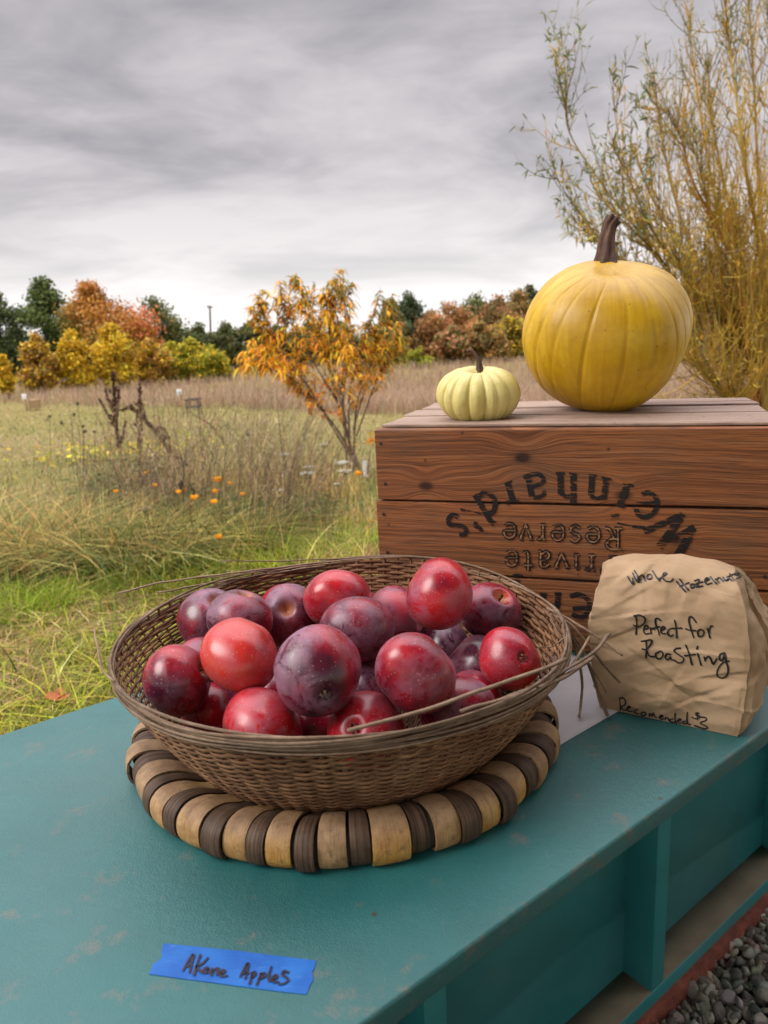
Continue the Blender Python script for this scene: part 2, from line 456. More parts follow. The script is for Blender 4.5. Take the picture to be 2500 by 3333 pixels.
M_PUMP = mat('yellow_pumpkin_skin', lambda t: f_pumpkin(t, (.38, .19, .005), (.56, .33, .008), (.68, .45, .025)))
M_PUMP2 = mat('pale_pumpkin_skin', lambda t: f_pumpkin(t, (.54, .44, .13), (.66, .57, .20), (.74, .66, .29), 1.9))
M_PSTEM = mat('pumpkin_stem', lambda t: setp(t, t.ramp(t.noise(t.scale(t.obj(), (60, 60, 14)), 1.5, 5, .65), [(.3, (.028, .013, .008)), (.55, (.10, .046, .026)), (.75, (.19, .10, .06))]), .75, t.bump(t.noise(t.scale(t.obj(), (90, 90, 16)), 1.5, 4), .5, .003)))


def f_weave(t, c0, c1, c2):
    o = t.obj(); a = t.noise(o, 30, 5, .65); b = t.noise(t.scale(o, (1, 1, 6)), 130, 4, .6); r = t.attr()
    col = t.ramp(t.math('ADD', t.math('MULTIPLY', a, .55), t.math('MULTIPLY', b, .45)), [(.32, c0), (.5, c1), (.68, c2)])
    col = t.mix(1.0, col, r, 'MULTIPLY')
    setp(t, col, .72, t.bump(b, .4, .001), .3)
M_WEAVE = mat('woven_splint', lambda t: f_weave(t, (.085, .036, .016), (.20, .098, .045), (.33, .19, .10)))
M_REED = mat('reed', lambda t: f_weave(t, (.09, .055, .034), (.19, .125, .08), (.31, .22, .145)))


def f_band(t, pale):
    o = t.obj(); inf = t.info(); rnd = inf.outputs['Random']
    sc_ = t.new('ShaderNodeVectorMath', operation='SCALE'); sc_.inputs[0].default_value = (3, 5, 2); t.put(sc_.inputs['Scale'], rnd)
    p = t.vmath('ADD', o, sc_.outputs[0])
    x, y, z = t.sep(o)
    a = t.noise(p, 55, 6, .68); b = t.noise(p, 120, 6, .7)
    ang = t.math('ARCTAN2', y, x)
    gr = t.noise(t.comb(t.math('MULTIPLY', ang, 90), t.math('MULTIPLY', z, 6), rnd), 1.6, 4, .6)
    big = t.noise(p, 18, 3, .5)
    if pale:
        sc2 = t.new('ShaderNodeSeparateColor'); t.put(sc2.inputs[0], inf.outputs['Color'])
        yel = t.math('MULTIPLY', t.step(z, .036, .012), t.math('MULTIPLY', sc2.outputs[0], t.step(rnd, -.3, .6)))
        base = t.mix(yel, t.ramp(a, [(.3, (.20, .115, .06)), (.6, (.41, .265, .145))]), t.ramp(a, [(.3, (.47, .20, .028)), (.65, (.70, .40, .085))]))
        base = t.mix(t.math('MULTIPLY', t.step(b, .55, .68), .7), base, (.15, .085, .045))
        base = t.mix(t.math('MULTIPLY', t.step(z, .026, .036), .35), base, (.22, .14, .085))
        base = t.mix(t.math('MULTIPLY', t.step(big, .55, .72), .45), base, (.18, .11, .065))
        crack = t.step(t.math('ABSOLUTE', t.math('SUBTRACT', gr, .5)), .010, .003)
        base = t.mix(t.math('MULTIPLY', crack, .8), base, (.03, .018, .01))
    else:
        base = t.ramp(t.math('ADD', t.math('MULTIPLY', gr, .7), t.math('MULTIPLY', a, .3)), [(.35, (.022, .012, .008)), (.52, (.085, .049, .029)), (.72, (.20, .125, .075))])
    setp(t, base, .62, t.bump(t.math('ADD', gr, b), .4, .0012), .35)
M_PALE = mat('pale_bark', lambda t: f_band(t, True)); M_DARK = mat('dark_bark', lambda t: f_band(t, False))
M_CORE = mat('tray_core', lambda t: setp(t, (.045, .03, .02), .85))
def flat(name, c, rough=.8):
    return mat(name, lambda t: setp(t, t.mix(t.step(t.noise(t.obj(), 25, 4), .3, .7), tuple(x * .75 for x in c), c), rough))
M_POLE = flat('pole_wood', (.10, .085, .075)); M_WOODL = flat('raw_wood', (.36, .24, .12)); M_SIGN = flat('sign_white', (.75, .75, .78)); M_BARK = flat('tree_bark', (.09, .07, .055))

# ------------------------------------------------------------ setting: ground, gravel
def grid(xs, ys, zf):
    X, Y = np.meshgrid(xs, ys); V = np.c_[X.ravel(), Y.ravel(), zf(X, Y).ravel()]
    nx = len(xs); i = (np.arange(len(ys) - 1) * nx)[:, None] + np.arange(nx - 1)[None]
    return V, np.stack([i, i + 1, i + nx + 1, i + nx], -1).reshape(-1, 4)
gx = np.r_[-900, -400, -150, np.linspace(-70, 70, 141), 150, 400, 900]
gy = np.r_[-60, -20, -6, np.linspace(-3, 12, 61), np.linspace(12.5, 90, 90), 120, 200, 400, 1500]
tag(raw('ground', *grid(gx, gy, gz), M_GROUND, smooth=True), kind='structure')
FACE = 0.3025 + .22                                  # studs' front face: distance along -TN from the eye
def tb(a, n, z): return TD * a - TN * n + ZZ * z     # point in counter coordinates (n grows away from the viewer)
V, Fq = box(tb(-2.5, FACE + .02, -.14), TD, TN, ZZ, 6, 3.2, .125)
tag(raw('gravel_bed', V, Fq, flat('gravel_dust', (.075, .072, .062), .95)), kind='structure')

def icos():
    import bmesh
    bm = bmesh.new(); bmesh.ops.create_icosphere(bm, subdivisions=2, radius=1)
    v = np.array([q.co[:] for q in bm.verts]); f_ = np.array([[q.index for q in p.verts] for p in bm.faces]); bm.free(); return v, f_
IV, IF = icos()
st = []
for k in range(12000):
    a, n = RG.uniform(.4, 1.9), FACE + .004 - RG.uniform(.0, .72)
    s = RG.uniform(.008, .019); v = IV.copy()
    for _ in range(11):
        dn = unit(RG.normal(size=3)); c = RG.uniform(.38, .75); h = v @ dn; v = v - np.maximum(h - c, 0)[:, None] * dn
    v = v * s * np.array([1, RG.uniform(.6, 1), RG.uniform(.5, .9)])
    q, _ = np.linalg.qr(RG.normal(size=(3, 3))); v = v @ q
    c = np.array([.36, .335, .27]) * RG.uniform(.35, 1.35) * (1 + RG.normal(0, .06, 3))
    if RG.random() < .03: c = np.array([.33, .29, .2])
    st.append((v + tb(a, n, -.004 + RG.uniform(0, .026)), IF, np.repeat(c[None], len(v), 0)))
V, Fq, C = merge(st); tag(raw('gravel', V, Fq, M_STONE, C=C), kind='stuff')

# ------------------------------------------------------------ the counter on its stud wall
ct = thing('counter', 'worn teal plywood counter on a low open stud wall beside the gravel', 'counter', tb(.5, .57, 0))
TH = .0195
V, Fq = box(tb(-1.0, .836, TOP - TH), TD, TN, ZZ, 3.4, .836 - .3025, TH)
top = bevel(raw('counter_top', V, Fq, M_TEAL, ct), .003, 3)
V, Fq = box(tb(-1.0, FACE + .064, .0772), TD, TN, ZZ, 3.4, .012, TOP - TH - .0772 - .001); raw('back_panel', V, Fq, M_TEAL2, ct)
for a in (-.5, -.03, .0615 + .354 - .0, .868 + .004, 1.33, 1.79):
    boxpart('stud', tb(a, FACE + .0635, .0775), TD, TN, ZZ, .034, .0635, TOP - TH - .0785, M_TEAL2, ct, .0015)
V, Fq = box(tb(-1.0, FACE + .09, .048), TD, TN, ZZ, 3.4, .09, .029); bevel(raw('sole_plate', V, Fq, M_TEAL2, ct), .002)
V, Fq = box(tb(-1.0, FACE + .0632, .0774), TD, TN, ZZ, 3.4, .0628, .0016); raw('bay_floor', V, Fq, M_BAY, ct)
n = 240; aa = np.linspace(-1, 2.4, n)
prof = [(.09, .0475), (-.003, .0475), (-.008, .036), (-.010, .015), (-.014, -.03), (.09, -.03)]
V = np.array([tb(a, FACE + pn + (RG.normal(0, .0022) if 0 < i < 5 else 0), pz + (RG.normal(0, .002) if 1 < i < 4 else 0)) for a in aa for i, (pn, pz) in enumerate(prof)])
b = (np.arange(n - 1) * 6)[:, None]; i = np.arange(5)[None]
raw('footing', V, np.stack([b + i, b + i + 1, b + i + 7, b + i + 6], -1).reshape(-1, 4), M_FOOT, ct, smooth=True)

# ------------------------------------------------------------ unseen slab added overhead, out of frame, to shade the counter
V, Fq = box((-.85, -3.0, 2.45), np.array([1., 0, 0]), np.array([0, 1., 0]), ZZ, 5.0, 3.75, .06)
tag(raw('added_shade_roof', V, Fq, flat('added_roof_board', (.30, .24, .18))), kind='structure')

# ------------------------------------------------------------ white paper sheet
p1, p2 = onz(1790, 2446, TOP), onz(2012, 2317, TOP)
e1 = unit(p2 - p1); e2 = np.array([-e1[1], e1[0], 0])
us, vs_ = np.linspace(-.03, .19, 24), np.linspace(0, .216, 20)
V = np.array([p1 + e1 * u + e2 * v + ZZ * (.0009 + .0011 * math.sin(u * 35) ** 2 * math.sin(v * 22) ** 2) for v in vs_ for u in us])
i = (np.arange(19) * 24)[:, None] + np.arange(23)[None]
o = raw('paper_sheet', V, np.stack([i, i + 1, i + 25, i + 24], -1).reshape(-1, 4), M_PAPER, smooth=True, loc=p1)
mo = o.modifiers.new('thickness', 'SOLIDIFY'); mo.thickness = .0003
tag(o, 'white paper sheet lying on the teal counter between basket and paper bag', 'paper')

# ------------------------------------------------------------ wooden crate, upside down
Y0 = .886; CZ = TOP + .2825
def cb(x, y, z): return CX * x + CD * y + ZZ * (TOP + z)
crate = thing('wooden_crate', 'upturned brown wooden crate with black upside-down lettering', 'crate', cb(-.08, 1.03, 0))
crate.rotation_euler = (0, 0, 0)
class CFrame:       # crate parts are meshed in crate axes so that the grain runs along the boards
    def part(s, name, lo, hi, mt, bv=.0016, jit=.0006):
        lo = np.array(lo, float); hi = np.array(hi, float); ex, ey, ez = np.eye(3)
        V, Fq = box(lo - [XC, YC, 0], ex, ey, ez, *(hi - lo), jit)
        me = bpy.data.meshes.new(name); me.from_pydata([tuple(v) for v in V], [], [tuple(f) for f in Fq]); me.materials.append(mt)
        o = bpy.data.objects.new(name, me); COL.objects.link(o); o.parent = crate
        return bevel(o, bv, 2)
XC, YC = -.08, 1.03
crate.rotation_euler = (0, 0, math.atan2(CX[1], CX[0]))
cf = CFrame()
XL, XR = -.3155, .1575; FRONT = []
for z0, z1, dx_ in ((.1925, .2825, 0), (.0962, .1890, -.0015), (.0005, .0928, .0008)):
    FRONT.append((z0, z1, cf.part('side_board', (XL + dx_, Y0, z0), (XR + dx_, Y0 + .012, z1), M_CRATE)))
    cf.part('side_board', (XL + dx_, 1.181, z0), (XR + dx_, 1.193, z1), M_CRATE)
for x0 in (XL + .003, XR - .018):
    for z0, z1 in ((.1445, .281), (.001, .143)): cf.part('end_board', (x0, Y0 + .0125, z0), (x0 + .015, 1.1805, z1), M_CRATE)
for y0, y1, zt, xo in ((.8975, .9985, .2868, .003), (1.0055, 1.071, .2872, -.001), (1.092, 1.134, .2868, .002), (1.1355, 1.184, .2866, -.001)):
    cf.part('slat', (XL + .004 + xo, y0, .2829), (XR - .003 + xo, y1, zt), M_SLAT, .0012)

# stencilled lettering, read off the photograph's board face and laid on the boards
FP = CX * 0 + CD * (Y0) + ZZ * TOP
crot = np.array([CX, CD, ZZ])
def face_xy(px, py):
    q = onv(px, py, CD * Y0 + EYE * 0, CD); return np.array([q @ CX - XC, q[2] - TOP])
def stroke_poly(pts, w0, depth, conv, n=None, taper=None):
    """a flat thick stroke: polyline in image-zoom px -> quads in the (x,z) board plane"""
    P = spline(pts, max(8, int(3 * len(pts)))) if n != 0 else np.asarray(pts, float)
    T = unit(np.gradient(P, axis=0)); Nn = np.c_[-T[:, 1], T[:, 0]]
    h = np.full(len(P), w0 / 2.)
    L = [conv(*(p + q * k)) for p, q, k in zip(P, Nn, h)]; Rr = [conv(*(p - q * k)) for p, q, k in zip(P, Nn, h)]
    V = np.array([[a[0], Y0 - YC - depth, a[1]] for ab in zip(L, Rr) for a in ab])
    i = (np.arange(len(P) - 1) * 2)[:, None]
    Fq = (i + np.array([[0, 1, 3, 2]]))
    nrm = np.cross(V[1] - V[0], V[2] - V[0])
    if nrm[1] > 0: Fq = Fq[:, ::-1]
    return V, Fq
za = lambda x, y: face_xy(1400 + x / 1.7463, 1500 + y / 1.7463)
BOLD = {
 's': [([(160, 318), (128, 306), (104, 332), (112, 360), (150, 366), (188, 372), (206, 396), (192, 418), (166, 418)], 25)],
 'apostrophe': [([(262, 345), (257, 370), (284, 380), (292, 402)], 19)],
 'd': [([(262, 205), (300, 268), (340, 335), (365, 358)], 27), ([(275, 205), (312, 178), (350, 195), (370, 240), (358, 288), (318, 298)], 27), ([(325, 330), (375, 350)], 14), ([(246, 206), (272, 188)], 14)],
 'r': [([(442, 128), (470, 222)], 32), ([(424, 132), (466, 114)], 12), ([(432, 232), (508, 222)], 13), ([(428, 258), (452, 250)], 15)],
 'a': [([(558, 90), (578, 200)], 31), ([(530, 92), (600, 74), (640, 92), (640, 125), (580, 142)], 24), ([(585, 206), (620, 204), (648, 190), (645, 168)], 22)],
 'h': [([(815, 70), (815, 248)], 33), ([(740, 70), (744, 188)], 33), ([(742, 186), (780, 202), (818, 186)], 22), ([(714, 69), (768, 69)], 12), ([(790, 69), (843, 69)], 12)],
 'n': [([(922, 80), (914, 196)], 32), ([(1003, 95), (986, 222)], 32), ([(912, 196), (945, 214), (985, 202)], 22), ([(900, 79), (948, 84)], 12), ([(975, 94), (1030, 101)], 12)],
 'i': [([(1122, 132), (1078, 252)], 35), ([(1096, 126), (1156, 142)], 14), ([(1050, 248), (1106, 262)], 14), ([(1050, 300), (1052, 330)], 44)],
 'e': [([(1204, 192), (1240, 180), (1283, 208), (1290, 260), (1255, 308), (1208, 318), (1178, 298), (1172, 272)], 26), ([(1172, 244), (1285, 234)], 17)],
 'W': [([(1432, 305), (1330, 352), (1215, 402)], 34), ([(1420, 322), (1370, 400), (1300, 490)], 42), ([(1310, 462), (1400, 428), (1500, 372)], 26), ([(1490, 378), (1455, 455), (1392, 562)], 44), ([(1440, 300), (1405, 345)], 30)],
 'stain': [([(1062, 352), (1110, 362), (1160, 372), (1228, 382)], 8), ([(1150, 372), (1222, 378)], 14)],
 'stain2': [([(178, 276), (230, 285), (295, 298)], 7), ([(172, 274), (200, 280)], 13)],
 'e2': [([(795, 768), (845, 758), (895, 785), (906, 830), (880, 880), (840, 886), (808, 868)], 25), ([(810, 838), (900, 832)], 22)],
 'n2': [([(728, 752), (722, 838)], 30), ([(645, 748), (640, 790)], 30), ([(705, 750), (748, 752)], 11), ([(622, 748), (668, 750)], 11)],
 'y': [([(470, 652), (500, 646), (528, 652)], 13), ([(448, 684), (480, 678), (512, 690)], 20), ([(440, 690), (455, 684)], 12)],
 'H2': [([(935, 762), (962, 764)], 22)],
}
G = {
 'e': [[(.06, .5), (.95, .5), (.86, .86), (.5, 1), (.14, .84), (.04, .5), (.16, .14), (.55, 0), (.92, .16)]],
 's': [[(.9, .85), (.5, 1), (.12, .8), (.22, .58), (.78, .42), (.9, .18), (.5, 0), (.1, .15)]],
 'r': [[(.3, 1), (.3, 0)], [(0, .03), (.6, .03)], [(.3, .7), (.6, .95), (.95, .88)], [(.02, .97), (.3, .97)]],
 'v': [[(.02, 1), (.5, .02)], [(.5, .02), (.98, 1)], [(-.04, .98), (.2, .98)], [(.8, .98), (1.04, .98)]],
 't': [[(.5, 1), (.5, .15), (.7, .02), (.95, .1)], [(.05, .72), (.95, .72)]],
 'a': [[(.12, .82), (.5, 1), (.8, .85), (.8, .05), (1, .02)], [(.8, .58), (.35, .52), (.1, .25), (.35, .01), (.8, .2)]],
 'i': [[(.5, .66), (.5, 0)], [(.1, .66), (.5, .66)], [(.05, .02), (.95, .02)], [(.5, .9), (.5, .97)]],
 'P': [[(.28, 0), (.28, 1)], [(.0, .98), (.7, .98), (.98, .77), (.7, .52), (.28, .52)], [(0, .02), (.55, .02)]],
 'R': [[(.28, 0), (.28, 1)], [(.0, .98), (.7, .98), (.98, .77), (.7, .52), (.28, .52)], [(0, .02), (.5, .02)], [(.5, .52), (.8, .05), (1.05, .02)]],
}
lab = {}
for k, strokes in BOLD.items():
    for j, (pts, w) in enumerate(strokes):
        lab.setdefault(k, []).append(stroke_poly(pts, w * 1.1, .0011 + .00006 * j, za, 0 if len(pts) == 2 else None))
ROWS = [[('e', 412, 347, 495, 445), ('v', 502, 350, 586, 452), ('r', 600, 352, 664, 455), ('e', 686, 353, 770, 458), ('s', 786, 358, 864, 466), ('e', 882, 364, 974, 468), ('R', 988, 368, 1106, 514)],
        [('e', 426, 500, 504, 603), ('t', 524, 502, 592, 632), ('a', 606, 505, 694, 610), ('v', 702, 514, 794, 612), ('i', 810, 520, 852, 660), ('r', 868, 525, 944, 628), ('P', 962, 532, 1074, 664)]]
bare = []
for ri, row in enumerate(ROWS):
    for ch, x0, y0, x1, y1 in row:
        for j, g in enumerate(G[ch]):
            pts = [(x1 - (x1 - x0) * (.1 + .8 * a), y0 + (y1 - y0) * (.08 + .84 * c)) for a, c in g]
            n0 = 0 if len(pts) == 2 else None
            lab.setdefault('%d%s%d' % (ri, ch, x0), []).append(stroke_poly(pts, 25, .0011 + .00006 * j, za, n0)); lab.setdefault('%d%s%d' % (ri, ch, x0) + '_', []).append(stroke_poly(pts, 8.5, .0017 + .00006 * j, za, n0))
def craft(name, parts, mt):
    V, Fq, _ = merge(parts); me = bpy.data.meshes.new(name); me.from_pydata([tuple(v) for v in V], [], [tuple(map(int, f)) for f in Fq]); me.materials.append(mt)
    o = bpy.data.objects.new(name, me); COL.objects.link(o); zc = V[:, 2].mean(); o.parent = min(FRONT, key=lambda f_: abs((f_[0] + f_[1]) / 2 - zc))[2]; return o      # marks belong to the board they are on
for k, parts in lab.items(): craft('bare_wood_inlay' if k[-1] == '_' else 'dark_stain' if k[:5] == 'stain' else 'painted_letter', parts, M_BARE if k[-1] == '_' else M_STENCIL)
# nail heads
M_RUST = flat('rust', (.03, .02, .016))
for x in (XL + .012, XR - .012):
    for z in (.262, .212, .172, .115, .07, .02):
        nl = []; a = np.linspace(0, 2 * np.pi, 9)[:-1]; V = np.c_[x + RG.normal(0, .002) - XC + 0.0024 * np.cos(a), np.full(8, Y0 - YC - .0012), z + RG.normal(0, .003) + 0.0024 * np.sin(a)]
        nl.append((V, np.array([[0, 1, 2, 7], [2, 3, 6, 7], [3, 4, 5, 6]]))); craft('nail_head', nl, M_RUST)


# ------------------------------------------------------------ pumpkins
def pumpkin(name, label, base, R0, H, ribs, depth, prof, lean, mt, seed, stem, tilt=0, fine=.22, broad=.6):
    rg = np.random.default_rng(seed); root = thing(name, label, 'pumpkin', base)
    nu, nv = 288, 96
    th = np.linspace(0, 2 * np.pi, nu, endpoint=False); t = np.linspace(0, 1, nv)
    pr = np.array(prof); rr = np.interp(t, np.linspace(0, 1, 200), spline(pr, 200)[:, 0]); zz = np.interp(t, np.linspace(0, 1, 200), spline(pr, 200)[:, 1])
    cuts = np.sort((np.arange(ribs) + rg.uniform(-.28, .28, ribs)) / ribs * 2 * np.pi)
    dd = np.abs((th[:, None] - cuts[None] + np.pi) % (2 * np.pi) - np.pi); sharp = np.sort(dd, 1)[:, 0]
    dep = depth * rg.uniform(.5, 1.35, ribs)[np.argmin(dd, 1)]
    hw = np.pi / ribs
    groove = dep * (np.exp(-(sharp / (hw * fine)) ** 2) * .6 + np.exp(-(sharp / (hw * .7)) ** 2) * broad)
    lump = sum(rg.normal(0, .017) * np.cos(k * th + rg.uniform(0, 6)) for k in (1, 2, 3, 4))
    V = []
    for r, z in zip(rr, zz):
        f_ = (1 - groove * min(1, r * 1.6 + .25) + lump)
        x, y = R0 * r * f_ * np.cos(th), R0 * r * f_ * np.sin(th)
        k = z * H
        V.append(np.c_[x + lean[0] * z * R0, y + lean[1] * z * R0, k - groove * H * .35 * max(0, z - .75) * (r < .8) + np.zeros(nu)])
    V = np.concatenate(V); V[:, 2] -= H / 2; c_, s_ = math.cos(tilt), math.sin(tilt)
    V = np.c_[V[:, 0], V[:, 1] * c_ - V[:, 2] * s_, V[:, 1] * s_ + V[:, 2] * c_]; V[:, 2] = np.maximum(V[:, 2] - V[:, 2].min() - .004, 0) ; V = V + np.array(base)
    i = (np.arange(nv - 1) * nu)[:, None]; j = np.arange(nu)[None]
    Fq = np.stack([i + j, i + (j + 1) % nu, i + nu + (j + 1) % nu, i + nu + j], -1).reshape(-1, 4)
    raw('flesh', V, Fq, mt, root, smooth=True)
    P = spline(np.array(stem['pts']), 28); rad = np.interp(np.linspace(0, 1, 28), np.linspace(0, 1, len(stem['r'])), stem['r'])
    sides = 40; T = unit(np.gradient(P, axis=0)); A = unit(np.cross(T, [0.2, 1, .1])); B = np.cross(A, T)
    an = np.arange(sides) / sides * 2 * np.pi; tw = np.linspace(0, .9, 28)
    V = np.concatenate([P[q] + ((A[q] * np.cos(an)[:, None] + B[q] * np.sin(an)[:, None]) * (rad[q] * (1 + .17 * np.cos(stem['ridge'] * (an + tw[q])) + .05 * np.cos(11 * an)))[:, None]) for q in range(28)])
    V = np.vstack([V, P[-1] + T[-1] * -.002]); i = (np.arange(27) * sides)[:, None]; j = np.arange(sides)[None]
    Fl = [tuple(f) for f in np.stack([i + j, i + (j + 1) % sides, i + sides + (j + 1) % sides, i + sides + j], -1).reshape(-1, 4)] + [(27 * sides + k, 27 * sides + (k + 1) % sides, 28 * sides) for k in range(sides)]
    raw('stem', V, Fl, M_PSTEM, root, smooth=True)
    return root
CT = TOP + .2868
pb = onz(1961, 1338, CT) + np.array([.008, .026, 0]); pb[2] = CT
dist = (pb - EYE) @ FW; pc = ray(1975, 1100) * dist + EYE
def at_d(px, py, d): return EYE + ray(px, py) * d
base_s = at_d(1975, 870, dist + .0); 
stem_pts = [at_d(x - 8, y, dist - .034) for x, y in ((1979, 915), (1979, 868), (1980, 815), (1984, 770), (1992, 735), (2006, 711))]
Hb = base_s[2] - CT + .004
prof_b = [(.20, .006), (.40, .0), (.60, .06), (.80, .18), (.94, .34), (1.0, .52), (.965, .68), (.86, .81), (.69, .915), (.48, .98), (.28, 1.0), (.14, .985), (.0, .97)]
pumpkin('pumpkin', 'large round yellow pumpkin with a thick brown stem on top of the crate', pb, .1105, Hb * .925, 18, .034, prof_b, (.03, 0), M_PUMP, 5,
        dict(pts=stem_pts, r=[.0235, .0172, .0125, .0098, .0082, .0092], ridge=6), R_(23), .10, .17)
ps = onz(1557, 1366, CT) + np.array([.004, .024, 0]); ps[2] = CT
d2 = (ps - EYE) @ FW - .006
sp_pts = [at_d(1562, 1222, d2), at_d(1561, 1195, d2), at_d(1557, 1172, d2), at_d(1546, 1152, d2), at_d(1533, 1143, d2), at_d(1519, 1145, d2)]
Hs = at_d(1555, 1200, d2)[2] - CT
prof_s = [(.30, .02), (.48, .0), (.74, .08), (.93, .27), (1.0, .48), (.95, .69), (.80, .87), (.56, .985), (.34, 1.0), (.18, .93), (.10, .86), (.0, .84)]
small = pumpkin('pumpkin', 'small flat pale yellow pumpkin with a thin hooked stem on the crate', ps, .0555, Hs, 16, .085, prof_s, (0, 0), M_PUMP2, 11,
        dict(pts=sp_pts, r=[.0066, .0044, .0031, .0022, .0019, .0026], ridge=5), R_(9))

# ------------------------------------------------------------ paper bag
BR, BL = onz(2400, 2403, TOP), onz(1980, 2313, TOP)
BX = unit(BR - BL); BN = np.array([-BX[1], BX[0], 0]); BC = BR - BX * .066
bag = thing('paper_bag', 'crumpled brown paper bag with handwritten lettering leaning by the crate', 'paper bag', BC + BN * .05)
# cross-sections: z, left u, right u, front n, back n
SEC = [(0, -.068, .066, .002, .100), (.012, -.070, .067, .001, .103), (.035, -.0745, .0685, .001, .108), (.06, -.079, .0705, .002, .112), (.085, -.081, .0715, .003, .112), (.105, -.080, .070, .004, .108),
       (.125, -.0775, .068, .004, .100), (.143, -.075, .064, .007, .088), (.156, -.072, .059, .012, .074), (.164, -.070, .053, .020, .060), (.167, -.069, .050, .026, .050)]
SEC = np.array(SEC)
def bag_loop(z, u):
    l, r, f_, b_ = [np.interp(z, SEC[:, 0], SEC[:, k]) for k in (1, 2, 3, 4)]
    w, d = r - l, b_ - f_
    # perimeter parameter u in 0..4: front (left to right), right, back, left
    k = int(u) % 4; s = u - int(u); pin = .011 * math.sin(math.pi * min(1, z / .16)) * math.sin(math.pi * s) ** .8
    if k == 0: return np.array([l + w * s, f_ - .0035 * math.sin(math.pi * s) * math.sin(math.pi * z / .167)])
    if k == 1: return np.array([r + .0165 * math.sin(math.pi * s) ** .7 * math.sin(math.pi * min(1, z / .15 + .12)) - .6 * pin * (abs(s - .5) < .12), f_ + d * s])
    if k == 2: return np.array([r - w * s, b_])
    return np.array([l - .004 * math.sin(math.pi * s) + pin * .4, b_ - d * s])
nu, nz = 264, 108
rgb_ = np.random.default_rng(21)
def crumple(gw, gh, amp):
    """flat triangular facets between straight creases, like paper that was scrunched and smoothed out"""
    g = rgb_.normal(0, amp, (gh + 2, gw)); dg = rgb_.random((gh + 1, gw)) < .5; ph = rgb_.uniform(0, 6, 4)
    def at(u, v):
        uu = (u * gw + .33 * math.sin(v * 9 + ph[0]) + .2 * math.sin(v * 23 + ph[1])) % gw; vv_ = v * gh + .33 * math.sin(u * 17 + ph[2]) + .2 * math.sin(u * 41 + ph[3])
        vv_ = min(max(vv_, 0), gh - 1e-6); i0, j0 = int(uu) % gw, int(vv_); a, b = uu - int(uu), vv_ - j0; i1 = (i0 + 1) % gw
        q00, q10, q01, q11 = g[j0, i0], g[j0, i1], g[j0 + 1, i0], g[j0 + 1, i1]
        if dg[j0, i0]: return q00 + (q10 - q00) * a + (q11 - q10) * b if a > b else q00 + (q11 - q01) * a + (q01 - q00) * b
        return q00 + (q10 - q00) * a + (q01 - q00) * b if a + b < 1 else q11 + (q01 - q11) * (1 - a) + (q10 - q11) * (1 - b)
    return at
c1, c2, c3 = crumple(11, 4, .0024), crumple(29, 11, .0009), crumple(62, 26, .0004)
CR = [(rgb_.uniform(0, 4), rgb_.uniform(.01, .16), rgb_.normal(0, 1), rgb_.uniform(.02, .055), rgb_.choice([-1, 1]) * rgb_.uniform(.0010, .0028)) for _ in range(85)]
CR += [(.30, .115, .25, .05, .0022), (.55, .10, -1.1, .045, .002), (.62, .14, 1.35, .03, .0018), (.45, .055, -.75, .06, -.0022), (.2, .09, .6, .04, -.0022), (.75, .085, .15, .06, .0018), (.5, .031, .03, .065, .0016), (.85, .06, .3, .03, -.0018)]
def creases(u, z):
    h = 0
    for cu, cz, an_, ln_, am in CR:
        x = ((u - cu + 2) % 4 - 2) * .12; y = z - cz; a = x * math.cos(an_) + y * math.sin(an_); b = -x * math.sin(an_) + y * math.cos(an_)
        if abs(a) < ln_ and -.015 < b < .003: h += am * (1 - abs(a) / ln_) * ((1 + b / .015) if b < 0 else max(0, 1 - b / .003))
    return h
zs = np.linspace(0, 1, nz) ** .92 * .167
V = np.zeros((nz, nu, 3))
for a, z in enumerate(zs):
    for c in range(nu):
        u = c / nu * 4; q = bag_loop(z, u); q1 = bag_loop(z, (u + .02) % 4)
        t_ = unit(q1 - q); nr = np.array([t_[1], -t_[0]])
        fade = min(1, z / .012) * (1 if u > 1.06 or u < .97 else .55)
        h = (c1(u / 4, z / .167) + c2(u / 4, z / .167) + c3(u / 4, z / .167) + creases(u, z)) * fade
        h += -.0016 * math.exp(-((u - 1.0 - .02) / .012) ** 2)
        h += .0022 * math.exp(-((z - .030 - .004 * math.sin(u * 9)) / .0022) ** 2) * (.3 if u < 1 else .8)
        q = q + nr * h
        V[a, c] = BC + BX * q[0] + BN * q[1] + ZZ * (.0006 + z * float(np.interp(q[0], [-.08, -.055, -.02, .03, .07], [.905, .945, .985, .975, .93])) + (c2(u / 4 + .3, z / .167)) * (z > .15) * .8)
Vt = V.reshape(-1, 3); i = (np.arange(nz - 1) * nu)[:, None]; j = np.arange(nu)[None]
Fl = [tuple(f) for f in np.stack([i + j, i + (j + 1) % nu, i + nu + (j + 1) % nu, i + nu + j], -1).reshape(-1, 4)]
